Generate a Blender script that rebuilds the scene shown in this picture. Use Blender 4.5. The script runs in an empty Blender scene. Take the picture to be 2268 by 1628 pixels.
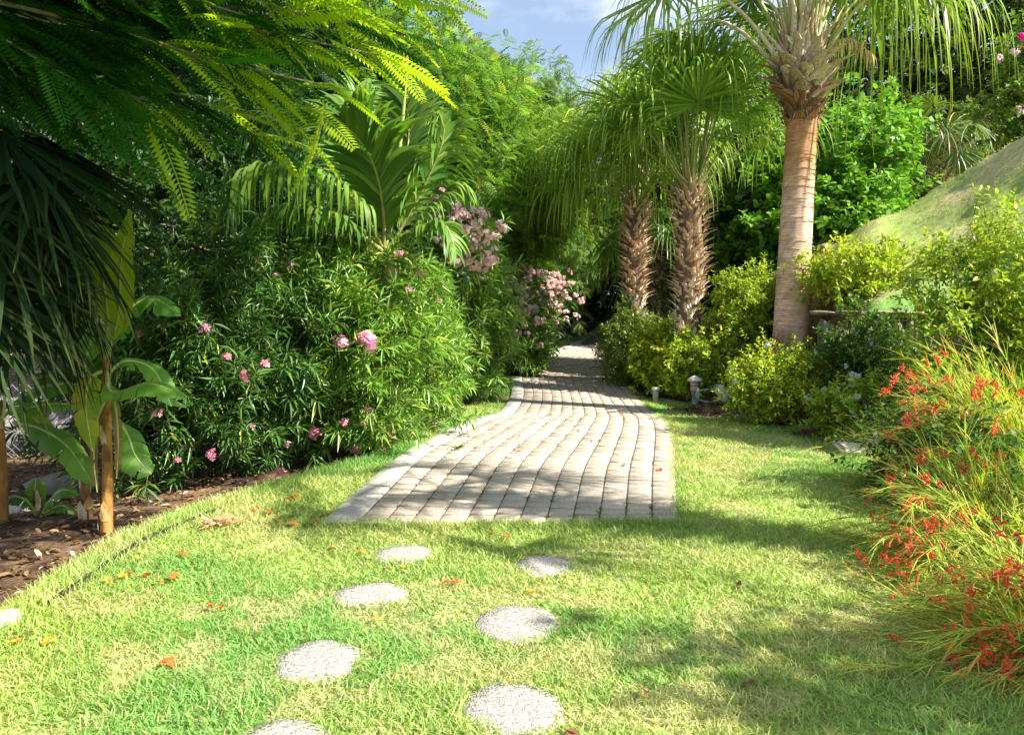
import bpy, math
import numpy as np
from mathutils import Vector
PI = math.pi
scene = bpy.context.scene
COL = scene.collection
F = 1650.0; TH = math.atan(124 / F); CH = 1.6
SUN_AZ = (0.90, -0.43); SUN_EL = 40.0

# ------------------------------------------------------------------ helpers
def ray(px, py):
    u = (px - 1134) / F; v = (814 - py) / F
    return np.array([u, math.cos(TH) + v * math.sin(TH), -math.sin(TH) + v * math.cos(TH)])
def at(px, py, Y):
    d = ray(px, py); t = Y / d[1]
    return np.array([d[0] * t, Y, CH + d[2] * t])
def sm(x, a, b):
    t = np.clip((np.asarray(x, float) - a) / (b - a), 0, 1); return t * t * (3 - 2 * t)
def nrm(v):
    return v / (np.linalg.norm(v, axis=-1, keepdims=True) + 1e-9)
_tab = np.random.default_rng(5).random((256, 256))
def vnoise(x, y):
    x = np.asarray(x, float); y = np.asarray(y, float)
    xi = np.floor(x).astype(int); yi = np.floor(y).astype(int); fx = x - xi; fy = y - yi
    fx = fx * fx * (3 - 2 * fx); fy = fy * fy * (3 - 2 * fy)
    g = lambda a, b: _tab[a & 255, b & 255]
    return (g(xi, yi) * (1 - fx) + g(xi + 1, yi) * fx) * (1 - fy) + (g(xi, yi + 1) * (1 - fx) + g(xi + 1, yi + 1) * fx) * fy
def fbm(x, y, o=4):
    s = 0; a = .5; t = 0
    for i in range(o):
        s = s + a * vnoise(x * 2 ** i + 17.3 * i, y * 2 ** i + 9.1 * i); t += a; a *= .5
    return s / t
def zb(y):
    y = np.asarray(y, float)
    dip = -0.13 * sm(y, 10.6, 12.6) * (1 - sm(y, 14, 18))
    rise = np.clip(y - 18.5, 0, 26) * 0.05
    return dip + rise
LE = np.array([(2, -2.62), (3.8, -2.6), (5.0, -2.65), (6.1, -2.36), (7.2, -1.85), (8.25, -1.32), (9.8, -1.05), (12, -.85), (15, -.75), (18, -.7), (21, .0), (25, 1.0), (30, 2.6), (40, 6)])
def lawn_left(y): return np.interp(y, LE[:, 0], LE[:, 1])
def H(x, y):
    x = np.asarray(x, float); y = np.asarray(y, float)
    z = zb(y)
    e = lawn_left(y)
    z = z - 0.12 * sm(e - x, 0, .5) - 0.45 * sm(e - x, 1.0, 5)
    z = z + 0.6 * sm(x, 3.7, 5.2) * (1 - .6 * sm(8 - y, 0, 5)) + sm(y, 11, 15) * .35 * sm(x, 3.2, 4.5)
    z = z + (vnoise(x * .9, y * .9) - .5) * .05 * (1 - sm(y, 5, 5.4) * (1 - sm(x, 2.2, 3)) * sm(x, -1.8, -1.2))
    # hill behind the stone wall
    s = .64 * (x - 5) + .77 * (y - 10.6); t = .77 * (x - 6.5) - .64 * (y - 15)
    h = np.clip(1.36 + .577 * t, .05, 3.7)
    q = s / 4.35
    r = h * np.where(q < 1, sm(q * .5 + .5, .5, 1.0) * 0 + np.clip(q, 0, 1) ** 1.15, np.clip(1 - (q - 1) * .5, -.2, 1))
    m = sm(y, 10.56, 10.74) * sm(x, 4.72, 5.2)
    m2 = sm(s, -.2, 1.0) * sm(x, 6.2, 7.2)
    mm = np.maximum(m, m2)
    zh = 1.62 + r * sm(s, -.3, .2) + (fbm(x * .8 + 4, y * .8, 4) - .5) * .7 * sm(s, .5, 3)
    return z * (1 - mm) + zh * mm
def hz(x, y): return float(H(x, y))
def gnd(px, py):
    d = ray(px, py); t = 1.5; st = .02
    while t < 60:
        if CH + d[2] * t <= hz(d[0] * t, d[1] * t): break
        t += st
    return np.array([d[0] * t, d[1] * t, hz(d[0] * t, d[1] * t)])

class MB:
    def __init__(s): s.v = []; s.f = []; s.c = []; s.n = 0
    def add(s, V, Fq, c=(1, 1, 1)):
        V = np.asarray(V, float).reshape(-1, 3); Fq = np.asarray(Fq, int)
        s.v.append(V); s.f.append(Fq + s.n); s.n += len(V)
        c = np.asarray(c, float)
        if c.ndim == 1: c = np.tile(c, (len(V), 1))
        s.c.append(c)
    def build(s, name, mat, parent=None, smooth=False, origin=None):
        V = np.concatenate(s.v); C = np.concatenate(s.c)
        if origin is not None: V = V - np.asarray(origin)
        me = bpy.data.meshes.new(name)
        lens = np.concatenate([np.full(len(f), f.shape[1]) for f in s.f])
        loops = np.concatenate([f.ravel() for f in s.f])
        starts = np.concatenate([[0], np.cumsum(lens)[:-1]])
        me.vertices.add(len(V)); me.vertices.foreach_set('co', V.ravel().astype(np.float32))
        me.loops.add(len(loops)); me.loops.foreach_set('vertex_index', loops.astype(np.int32))
        me.polygons.add(len(lens)); me.polygons.foreach_set('loop_start', starts.astype(np.int32))
        me.polygons.foreach_set('loop_total', lens.astype(np.int32))
        if smooth: me.polygons.foreach_set('use_smooth', np.ones(len(lens), bool))
        a = me.color_attributes.new('Col', 'FLOAT_COLOR', 'POINT')
        a.data.foreach_set('color', np.concatenate([C, np.ones((len(C), 1))], 1).ravel().astype(np.float32))
        me.update(calc_edges=True); me.validate()
        me.materials.append(mat)
        o = bpy.data.objects.new(name, me); COL.objects.link(o)
        if parent is not None: o.parent = parent
        return o
def tag(o, label=None, cat=None, group=None, kind=None):
    if label: o['label'] = label
    if cat: o['category'] = cat
    if group: o['group'] = group
    if kind: o['kind'] = kind
    return o
def empty(name, loc, label, cat, group=None):
    o = bpy.data.objects.new(name, None); COL.objects.link(o); o.location = [float(q) for q in loc]
    o.empty_display_size = .1
    return tag(o, label, cat, group)
def place(TV, TF, P, R, D, N, mb, col):
    """copies of a template: x->R, y->D, z->N (already scaled)"""
    n = len(P)
    V = P[:, None, :] + TV[None, :, 0:1] * R[:, None, :] + TV[None, :, 1:2] * D[:, None, :] + TV[None, :, 2:3] * N[:, None, :]
    Fq = (np.arange(n) * len(TV))[:, None, None] + TF[None]
    c = np.repeat(np.asarray(col), len(TV), axis=0) if np.ndim(col) == 2 else col
    mb.add(V.reshape(-1, 3), Fq.reshape(-1, TF.shape[1]), c)
def frames(D, rng, roll=.5, up=(0, 0, 1)):
    D = nrm(D); up = np.asarray(up, float)
    R = np.cross(D, up + rng.normal(0, roll * .5, D.shape)); R = nrm(R)
    N = np.cross(R, D)
    return R, D, N
LEAF = (np.array([(0, 0, 0), (0, .5, -.05), (0, 1, -.14), (-.5, .42, .07), (.5, .42, .07)], float), np.array([(0, 1, 2, 3), (0, 4, 2, 1)]))
BROAD = (np.array([(0, 0, 0), (0, .55, -.03), (0, 1, -.12), (-.5, .35, .08), (-.38, .8, .02), (.5, .35, .08), (.38, .8, .02)], float), np.array([(0, 1, 4, 3), (1, 2, 2 + 0, 4)][:1] + [(0, 5, 6, 1)]))
BROAD = (BROAD[0], np.array([(0, 1, 4, 3), (0, 5, 6, 1), (1, 6, 2, 4)]))
def mixc(a, b, t): return np.asarray(a)[None] * (1 - t[:, None]) + np.asarray(b)[None] * t[:, None]
def leafcol(rng, n, a, b, yel=None, py=0.0, jit=.15):
    c = mixc(a, b, rng.random(n))
    if yel is not None:
        k = rng.random(n) < py; c[k] = np.asarray(yel)
    return np.clip(c * (1 + rng.normal(0, jit, (n, 1))), .004, 1)
def tube(mb, pts, rad, sides=6, c=(1, 1, 1)):
    pts = np.asarray(pts, float); n = len(pts); rad = np.broadcast_to(rad, (n,))
    T = np.gradient(pts, axis=0); T = nrm(T)
    up = np.array([0, 0, 1.]) if abs(T[0, 2]) < .9 else np.array([1., 0, 0])
    A = nrm(np.cross(T, up)); B = np.cross(A, T)
    a = np.arange(sides) / sides * 2 * PI
    V = pts[:, None] + rad[:, None, None] * (np.cos(a)[None, :, None] * A[:, None] + np.sin(a)[None, :, None] * B[:, None])
    i, j = np.meshgrid(np.arange(n - 1), np.arange(sides), indexing='ij')
    q = np.stack([i * sides + j, i * sides + (j + 1) % sides, (i + 1) * sides + (j + 1) % sides, (i + 1) * sides + j], -1).reshape(-1, 4)
    mb.add(V.reshape(-1, 3), q, c)
    mb.add(V[-1], [list(range(sides))], c)
def ribbons(mb, P0, D0, L, W, nseg, grav, rng, col, wprof=None, side=None, gstart=0.0):
    """many curved ribbons that bend to the ground; P0,D0 (n,3)"""
    n = len(P0); L = np.broadcast_to(L, (n,)); W = np.broadcast_to(W, (n,))
    grav = np.broadcast_to(grav, (n,))
    if wprof is None: wprof = [1, 1, .8, .05] if nseg == 3 else list(np.interp(np.linspace(0, 1, nseg + 1), [0, .15, .6, 1], [.5, 1, .9, .04]))
    S = nrm(np.cross(D0, np.array([0, 0, 1.]) + rng.normal(0, .2, (n, 3)))) if side is None else side
    p = P0.copy(); d = nrm(D0); out = []
    for k in range(nseg + 1):
        w = (W * wprof[k] / 2)[:, None] * S
        out.append(p - w); out.append(p + w)
        g = grav * (1.0 if k / nseg >= gstart else .12)
        d = nrm(d + g[:, None] * np.array([0, 0, -1.]) / nseg * 2)
        p = p + d * (L / nseg)[:, None]
    V = np.stack(out, 1)
    k = nseg + 1
    TFm = np.array([(2 * j, 2 * j + 1, 2 * j + 3, 2 * j + 2) for j in range(nseg)])
    Fq = (np.arange(n) * 2 * k)[:, None, None] + TFm[None]
    c = np.repeat(col, 2 * k, axis=0) if np.ndim(col) == 2 else col
    mb.add(V.reshape(-1, 3), Fq.reshape(-1, 4), c)
    return p
def catmull(pts, n):
    pts = np.asarray(pts, float); P = np.vstack([2 * pts[0] - pts[1], pts, 2 * pts[-1] - pts[-2]])
    out = []
    m = len(pts) - 1
    for u in np.linspace(0, m - 1e-6, n):
        i = int(u); t = u - i; a, b, c, d = P[i:i + 4]
        out.append(.5 * ((2 * b) + (-a + c) * t + (2 * a - 5 * b + 4 * c - d) * t * t + (-a + 3 * b - 3 * c + d) * t ** 3))
    return np.array(out)

# ------------------------------------------------------------------ materials
def newmat(name):
    m = bpy.data.materials.new(name); m.use_nodes = True
    nt = m.node_tree; b = nt.nodes['Principled BSDF']; return m, nt, b
def leafmat(name, rough=.45, tr=.35, spec=.35, trc=(1.25, 1.35, .5)):
    m, nt, b = newmat(name); N = nt.nodes; K = nt.links
    at_ = N.new('ShaderNodeAttribute'); at_.attribute_name = 'Col'
    K.new(at_.outputs['Color'], b.inputs['Base Color'])
    b.inputs['Roughness'].default_value = rough; b.inputs['Specular IOR Level'].default_value = spec
    mu = N.new('ShaderNodeMix'); mu.data_type = 'RGBA'; mu.blend_type = 'MULTIPLY'; mu.inputs[0].default_value = 1
    K.new(at_.outputs['Color'], mu.inputs[6]); mu.inputs[7].default_value = (*trc, 1)
    t = N.new('ShaderNodeBsdfTranslucent'); K.new(mu.outputs[2], t.inputs['Color'])
    mx = N.new('ShaderNodeMixShader'); mx.inputs[0].default_value = tr
    K.new(b.outputs[0], mx.inputs[1]); K.new(t.outputs[0], mx.inputs[2])
    K.new(mx.outputs[0], N['Material Output'].inputs['Surface'])
    return m
def surfmat(name, rough=.8, scale=30, amt=.35, bump=.3, bdist=.01, stretch=(1, 1, 1), base=None, spec=.3, detail=6):
    m, nt, b = newmat(name); N = nt.nodes; K = nt.links
    tc = N.new('ShaderNodeTexCoord'); mp = N.new('ShaderNodeMapping'); mp.inputs['Scale'].default_value = stretch
    K.new(tc.outputs['Object'], mp.inputs[0])
    no = N.new('ShaderNodeTexNoise'); no.inputs['Scale'].default_value = scale; no.inputs['Detail'].default_value = detail
    K.new(mp.outputs[0], no.inputs['Vector'])
    mr = N.new('ShaderNodeMapRange'); mr.inputs[1].default_value = .3; mr.inputs[2].default_value = .7
    mr.inputs[3].default_value = 1 - amt; mr.inputs[4].default_value = 1 + amt
    K.new(no.outputs[0], mr.inputs[0])
    mu = N.new('ShaderNodeMix'); mu.data_type = 'RGBA'; mu.blend_type = 'MULTIPLY'; mu.inputs[0].default_value = 1
    if base is None:
        a = N.new('ShaderNodeAttribute'); a.attribute_name = 'Col'; K.new(a.outputs['Color'], mu.inputs[6])
    else: mu.inputs[6].default_value = (*base, 1)
    K.new(mr.outputs[0], mu.inputs[7]); K.new(mu.outputs[2], b.inputs['Base Color'])
    b.inputs['Roughness'].default_value = rough; b.inputs['Specular IOR Level'].default_value = spec
    bu = N.new('ShaderNodeBump'); bu.inputs['Strength'].default_value = bump; bu.inputs['Distance'].default_value = bdist
    K.new(no.outputs[0], bu.inputs['Height']); K.new(bu.outputs[0], b.inputs['Normal'])
    return m
M = {}
M['leaf'] = leafmat('broad_leaf', .42, .35, .3)
M['gloss'] = leafmat('glossy_leaf', .33, .28, .45)
M['feather'] = leafmat('feather_leaf', .5, .5, .2)
M['palm'] = leafmat('palm_leaf', .36, .3, .4)
M['shade_palm'] = leafmat('shaded_palm_leaf', .6, .1, .08)  # palm leaf with gloss and translucency cut to imitate deep shade
M['banana'] = leafmat('banana_leaf', .4, .55, .35)
M['grass'] = leafmat('grass_blade', .5, .35, .25)
M['petal'] = leafmat('petal', .5, .4, .2, (1.1, 1, 1))
M['bark'] = surfmat('bark', .85, 22, .45, .8, .02, (1, 1, .35))
M['trunk'] = surfmat('palm_trunk', .85, 14, .28, .5, .012, (.6, .6, 5))
M['fibre'] = surfmat('palm_fibre', .9, 40, .45, .6, .01, (1, 1, .3))
M['stem'] = surfmat('green_stem', .55, 25, .3, .3, .005, (1, 1, .3))
M['stone'] = surfmat('stone', .9, 9, .4, .7, .03)
M['conc'] = surfmat('concrete', .9, 26, .16, .3, .004)
M['brick'] = surfmat('paver', .92, 38, .22, .5, .004)
M['ground'] = surfmat('earth', 1, 34, .45, .9, .03)
M['hillside'] = surfmat('hillside', 1, 7, .22, .5, .03, (1, 1.6, 1), spec=.1)
M['litter'] = leafmat('dry_leaf', .7, .15, .1, (1, .8, .5))
M['metal'] = surfmat('metal', .4, 30, .2, .1, .002)
M['wire'] = surfmat('wire', .5, 30, .2, .1, .002)

# ------------------------------------------------------------------ world, sun, camera
w = bpy.data.worlds.new('World'); scene.world = w; w.use_nodes = True
nt = w.node_tree; N = nt.nodes; K = nt.links; bg = N['Background']
sky = N.new('ShaderNodeTexSky'); sky.sky_type = 'NISHITA'; sky.sun_disc = False
sky.sun_elevation = math.radians(SUN_EL); sky.sun_rotation = math.atan2(SUN_AZ[0], SUN_AZ[1])
sky.air_density = 1.0; sky.dust_density = .6; sky.ozone_density = 1.5
tc = N.new('ShaderNodeTexCoord'); mp = N.new('ShaderNodeMapping'); mp.inputs['Scale'].default_value = (1.2, 1.2, 3.2)
mp.inputs['Location'].default_value = (.3, .2, .17)
no = N.new('ShaderNodeTexNoise'); no.inputs['Scale'].default_value = 2.2; no.inputs['Detail'].default_value = 8; no.inputs['Roughness'].default_value = .55
cr = N.new('ShaderNodeMapRange'); cr.inputs[1].default_value = .42; cr.inputs[2].default_value = .66; cr.interpolation_type = 'SMOOTHSTEP'
cr.inputs[3].default_value = .12; cr.inputs[4].default_value = .95
mx = N.new('ShaderNodeMix'); mx.data_type = 'RGBA'; mx.inputs[7].default_value = (7.6, 8.0, 8.8, 1)
K.new(tc.outputs['Generated'], mp.inputs[0]); K.new(mp.outputs[0], no.inputs['Vector']); K.new(no.outputs[0], cr.inputs[0])
K.new(cr.outputs[0], mx.inputs[0]); K.new(sky.outputs[0], mx.inputs[6]); K.new(mx.outputs[2], bg.inputs['Color'])
bg.inputs['Strength'].default_value = .075
sl = bpy.data.lights.new('sun', 'SUN'); sl.energy = 5.0; sl.angle = math.radians(.55); sl.color = (1, .93, .80)
so = bpy.data.objects.new('sun', sl); COL.objects.link(so)
sd = Vector((SUN_AZ[0], SUN_AZ[1], math.tan(math.radians(SUN_EL)) * math.hypot(*SUN_AZ)))
so.rotation_euler = sd.to_track_quat('Z', 'Y').to_euler(); so.location = (8, -6, 12)
cam = bpy.data.cameras.new('camera'); cam.lens = 36 * F / 2268; cam.sensor_width = 36; cam.clip_end = 1500; cam.clip_start = .05
co = bpy.data.objects.new('camera', cam); COL.objects.link(co); co.location = (0, 0, CH); co.rotation_euler = (PI / 2 - TH, 0, 0)
scene.camera = co
scene.view_settings.view_transform = 'Standard'; scene.view_settings.look = 'None'
scene.view_settings.exposure = 1.46; scene.view_settings.gamma = 1

# ------------------------------------------------------------------ ground, lawn
PL = np.array([(5.42, -1.42), (8, -1.22), (9.4, -.94), (10.4, -.68), (11.4, -.42), (12.6, -.2), (15, -.02), (18.4, .02), (20.5, .5), (23.5, 1.2), (27, 2.2), (31, 3.7), (36, 6.2), (40, 8.6)])
PR = np.array([(5.55, 1.26), (7, 1.56), (8.3, 1.83), (9.7, 2.1), (11, 2.28), (12.6, 2.4), (15, 2.5), (18.4, 2.62), (20.3, 3.0), (22.6, 3.6), (25.5, 4.5), (29, 5.9), (33.4, 8.2), (37, 10.6)])
def on_path(x, y, m=0.0):
    return (y > 5.42 - m) & (x > np.interp(y, PL[:, 0], PL[:, 1]) - m) & (x < np.interp(y, PR[:, 0], PR[:, 1]) + m) & (y < 40)
SOILS = [(5.0, 9.6, 1.4, .9), (4.3, 12.5, 1.6, 2.2), (3.9, 15.5, 1.4, 2.2), (3.1, 3.6, .75, 1.1), (4.2, 6.3, 1.0, 1.6), (3.9, 10.6, .7, .45)]
def soil(x, y):
    e = lawn_left(y); s = sm(e - x + (vnoise(x * 3, y * 3) - .5) * .2, -.05, .12)
    for cx, cy, rx, ry in SOILS:
        r = np.sqrt(((x - cx) / rx) ** 2 + ((y - cy) / ry) ** 2)
        s = np.maximum(s, 1 - sm(r + (fbm(x * 2, y * 2) - .5) * .6, .8, 1.05))
    return s
DRY = [(-.1, 3.3, .35, .3), (.2, 4.1, .4, .25), (.35, 3.35, .3, .2), (.55, 2.9, .5, .25), (-.75, 3.0, .3, .15), (2.6, 8.6, 1.1, .9), (.9, 3.5, .3, .3), (-1.35, 3.9, .5, .2), (-1.6, 3.3, .3, .2), (1.7, 3.7, .5, .4), (-2.0, 5.5, .3, .18), (2.1, 7.4, .5, .5), (-.35, 4.15, .4, .2), (-.55, 3.9, .3, .2)]
def lawncol(x, y):
    n1 = fbm(x * .55 + 3, y * .55 + 8, 3); n2 = fbm(x * 2.3, y * 2.3, 4); n3 = fbm(x * 6 + 2, y * 6, 3)
    t = sm(n1, .38, .62)
    g = mixc((.20, .40, .10), (.37, .49, .14), t.ravel())
    dry = sm(n2 + (n1 - .5) * .4, .56, .78) * .42
    for cx, cy, rx, ry in DRY:
        r = np.sqrt(((x - cx) / rx) ** 2 + ((y - cy) / ry) ** 2)
        dry = np.maximum(dry, (1 - sm(r + (n3 - .5) * 3.2, .5, 1.35)) * .5)
    dry = dry.ravel()
    yl = sm(-x, 1.2, 2.4).ravel() * sm(-y, -4.8, -3.8).ravel() * .5
    g = g * (1 - yl[:, None]) + np.array((.50, .56, .12)) * yl[:, None]
    return g * (1 - dry[:, None]) + np.array((.62, .54, .30)) * dry[:, None], dry
def soilcol(x, y):
    n = fbm(x * 6, y * 6, 4).ravel(); return mixc((.035, .022, .012), (.20, .125, .07), sm(n, .35, .7))
xs = np.unique(np.concatenate([[-400, -200, -100, -60, -40, -30, -24, -20, -17, -15], np.arange(-13, -4, .3), np.arange(-4, 5, .1), np.arange(5, 15, .2), [16, 18, 20, 24, 30, 40, 60, 100, 200, 400]]))
ys = np.unique(np.concatenate([[-100, -50, -25, -12, -6, -3], np.arange(-2, 2.2, .4), np.arange(2.2, 12, .1), np.arange(12, 26, .2), np.arange(26, 50, .6), [52, 56, 62, 70, 85, 110, 160, 250, 400, 700]]))
X, Y = np.meshgrid(xs, ys, indexing='ij'); Z = H(X, Y)
so_ = soil(X, Y).ravel(); lc, _ = lawncol(X, Y); sc = soilcol(X, Y)
hillm = (sm(X, 4.6, 5.0) * sm(Y, 10.7, 11)).ravel()
hc = mixc((.34, .44, .13), (.58, .54, .28), sm(fbm(X * 1.2 + Y * .9, X * .6 - Y * .7, 4), .38, .62).ravel())
lc = lc * (1 - hillm[:, None]) + hc * hillm[:, None]
gc = lc * .8 * (1 - so_[:, None]) + sc * so_[:, None]
nx, ny = len(xs), len(ys); i, j = np.meshgrid(np.arange(nx - 1), np.arange(ny - 1), indexing='ij')
q = np.stack([i * ny + j, (i + 1) * ny + j, (i + 1) * ny + j + 1, i * ny + j + 1], -1).reshape(-1, 4)
Zg = Z - .03 * on_path(X, Y, -.1)
mb = MB(); mb.add(np.stack([X, Y, Zg], -1).reshape(-1, 3), q, gc)
gd = tag(mb.build('ground', M['ground'], smooth=True), kind='structure'); gd.data.materials.append(M['hillside'])
xc, yc = X[i, j], Y[i, j]; hm_ = ((xc > 4.9) & (yc > 10.7) | (xc > 6.6) & (.64 * (xc - 5) + .77 * (yc - 10.6) > .1)) & (yc < 30)
if len(gd.data.polygons) == hm_.size: gd.data.polygons.foreach_set('material_index', hm_.ravel().astype(np.int32))

STONES = [(895, 1229, 66), (820, 1321, 80), (703, 1465, 98), (615, 1660, 120), (1208, 1254, 72), (1147, 1383, 102), (1137, 1571, 121)]
stonepos = []
for px, py, hw in STONES:
    p = gnd(px, py); stonepos.append((p, hw / F * np.linalg.norm(p[:2]) * .995))
BL = np.array([(-.5, 0, 0), (.5, 0, 0), (-.42, .5, .1), (.42, .5, .1), (-.06, 1, -.06), (.06, 1, -.06)], float), np.array([(0, 1, 3, 2), (2, 3, 5, 4)])
def grass_patch(n, xr, yr, ln, wd, rng, keep, hill=False, lean=(.45, 1.3)):
    x = rng.uniform(*xr, n); y = rng.uniform(*yr, n)
    k = keep(x, y); x = x[k]; y = y[k]; n = len(x)
    c, dry = lawncol(x, y)
    if hill: c = mixc((.40, .52, .16), (.66, .62, .34), sm(fbm(x * 1.2 + y * .9, x * .6 - y * .7, 4), .38, .62) * .7 + rng.random(n) * .3)
    if hill:
        br_ = sm(fbm(x * .9 + y * 1.8 + 5, x * 1.5, 4), .56, .66)[:, None] * .7; c = c * (1 - br_) + np.array((.26, .17, .10)) * br_
    L = ln * (1 + .35 * rng.normal(0, 1, n)).clip(.35, 2.2) * (1 - dry * .35) * (.65 + .8 * fbm(x * 3, y * 3, 2))
    a = rng.uniform(0, 2 * PI, n); le = rng.uniform(*lean, n) * (1.15 + .2 * dry)
    D = np.stack([np.cos(a) * np.sin(le), np.sin(a) * np.sin(le), np.cos(le)], 1)
    R, D, Nn = frames(D, rng, .8)
    c = c * (1 + rng.normal(0, .22, (n, 1))).clip(.4, 1.8)
    ye = rng.random(n) < .12; c[ye] = np.array((.48, .40, .17)) * rng.uniform(.6, 1.1, (ye.sum(), 1))
    P = np.stack([x, y, H(x, y) - .004], 1)
    ww = wd * rng.uniform(.7, 1.3, n)
    mb = MB(); place(BL[0], BL[1], P, R * ww[:, None], D * L[:, None], Nn * L[:, None], mb, c); return mb
def keep_lawn(x, y, dens=1):
    k = (soil(x, y) < .45) & ~on_path(x, y, .0) & (np.abs(x) < y * .74 + .4)
    for p, r in stonepos:
        k &= ((x - p[0]) ** 2 + (y - p[1]) ** 2) > (r * (.72 + .36 * vnoise(x * 11, y * 11))) ** 2
    return k
rng = np.random.default_rng(1)
def lawnpart(n, xr, yr, ln, wd):
    m = grass_patch(n, xr, yr, ln, wd, rng, keep_lawn); tag(m.build('lawn_grass', M['grass']), 'short green and straw coloured lawn grass', 'grass', kind='stuff')
allg = MB()
for n, xr, yr, ln, wd in [(150000, (-3, 3), (2.3, 3.8), .040, .0052), (115000, (-3, 3.6), (3.8, 5.6), .042, .006), (60000, (-3, -1), (5.4, 9), .06, .006), (90000, (1.1, 4.4), (5.4, 11), .05, .0065), (30000, (-1.4, .3), (8.5, 20), .05, .009), (30000, (2.3, 4.6), (10.5, 20), .05, .009), (12000, (-.9, 4), (18, 32), .06, .014)]:
    m = grass_patch(n, xr, yr, ln, wd, rng, keep_lawn)
    off = allg.n
    for V, Fq, C in zip(m.v, m.f, m.c): allg.v.append(V); allg.f.append(Fq + off); allg.c.append(C)
    allg.n += m.n
# taller tufts along the lawn's left edge
n = 16000; y = rng.uniform(3.2, 9.5, n); x = lawn_left(y) + np.abs(rng.normal(0, .1, n)) - .06
a = rng.uniform(0, 2 * PI, n); le = rng.uniform(.1, .9, n); D = np.stack([np.cos(a) * np.sin(le), np.sin(a) * np.sin(le), np.cos(le)], 1)
R, D, Nn = frames(D, rng, .8); L = rng.uniform(.04, .13, n)
c = lawncol(x, y)[0] * rng.uniform(.7, 1.4, (n, 1))
place(BL[0], BL[1], np.stack([x, y, H(x, y) - .004], 1), R * .0055, D * L[:, None], Nn * L[:, None], allg, c)
tag(allg.build('lawn_grass', M['grass']), 'short green and straw coloured lawn grass around the stepping stones', 'grass', kind='stuff')
m = grass_patch(26000, (4.8, 10), (10.7, 18), .03, .008, rng, lambda x, y: (x > 3.4), hill=True)
tag(m.build('hill_grass', M['grass']), 'dry mown grass covering the steep hillside', 'grass', kind='stuff')

# ------------------------------------------------------------------ brick path
def pathpt(u, v):
    """u 0..1 along, v 0 left .. 1 right, inside the kerb"""
    return None
NS = 400
tt = np.linspace(0, 1, len(PL)); uu = np.linspace(0, 1, NS)
Ls = catmull(np.c_[PL[:, 1], PL[:, 0], PL[:, 0] * 0], NS)[:, :2]; Rs = catmull(np.c_[PR[:, 1], PR[:, 0], PR[:, 0] * 0], NS)[:, :2]
cen = (Ls + Rs) / 2; arc = np.concatenate([[0], np.cumsum(np.linalg.norm(np.diff(cen, axis=0), axis=1))])
def edge(A, s): return np.stack([np.interp(s, arc, A[:, 0]), np.interp(s, arc, A[:, 1])], -1)
KW = .26
def pp(s, v):
    l = edge(Ls, s); r = edge(Rs, s); wv = r - l; wl = np.linalg.norm(wv, axis=-1, keepdims=True); l = l + wv / wl * KW
    p = l + (r - l) * np.asarray(v)[..., None]
    return np.concatenate([p, H(p[..., 0], p[..., 1])[..., None]], -1)
rng = np.random.default_rng(2)
SL = arc[-1]; mb = MB()
ss = np.linspace(0.0, SL, 260)
l = edge(Ls, ss); r = edge(Rs, ss)
V = np.stack([np.c_[l, H(l[:, 0], l[:, 1]) + .026], np.c_[(l + r) / 2, H((l + r)[:, 0] / 2, (l + r)[:, 1] / 2) + .026], np.c_[r, H(r[:, 0], r[:, 1]) + .026]], 1)
k = np.arange(len(ss) - 1)
jc = np.repeat(mixc((.08, .07, .05), (.15, .14, .08), rng.random(len(ss))), 3, axis=0)
mb.add(V.reshape(-1, 3), np.concatenate([np.stack([k * 3, k * 3 + 1, k * 3 + 4, k * 3 + 3], 1), np.stack([k * 3 + 1, k * 3 + 2, k * 3 + 5, k * 3 + 4], 1)]), jc)
tag(mb.build('path_bed', M['ground']), kind='structure')
NC = 12; BLN = .215; g = .003
mb = MB()
def brick(s0, s1, v0, v1, c):
    s = np.array([s0, s1, s1, s0]); v = np.array([v0, v0, v1, v1])
    B = pp(s, v); T = B.copy(); cc = T.mean(0)
    h = .034 + rng.normal(0, .0022); tilt = rng.normal(0, .0012, 4)
    e = .007; T = cc + (B - cc) * (1 - e * 2 / np.linalg.norm(B - cc, axis=1, keepdims=True))
    T[:, 2] = B[:, 2] + h + tilt; Mi = B.copy(); Mi[:, 2] = B[:, 2] + h + tilt - .007
    V = np.concatenate([B, Mi, T])
    q = [(8, 9, 10, 11)] + [(i, (i + 1) % 4, 4 + (i + 1) % 4, 4 + i) for i in range(4)] + [(4 + i, 4 + (i + 1) % 4, 8 + (i + 1) % 4, 8 + i) for i in range(4)]
    q = [tuple(reversed(f)) for f in q]
    mb.add(V, q, c)
def bc():
    t = rng.random(); b = np.array((.37, .315, .262)) * (1 - t) + np.array((.46, .395, .33)) * t
    return b * (1 + rng.normal(0, .08))
for ci in range(NC):
    v0 = ci / NC + g / 2; v1 = (ci + 1) / NC - g / 2
    brick(.0, .19, v0, v1, bc())
    s = .2 + rng.normal(0, .008)
    while s < SL - BLN:
        a = max(s, .2)
        if s + BLN - a > .06: brick(a + .009, s + BLN - .009, v0, v1, bc())
        s += BLN
tag(mb.build('path', M['brick']), kind='structure')
mb = MB(); s = 0.0
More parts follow.
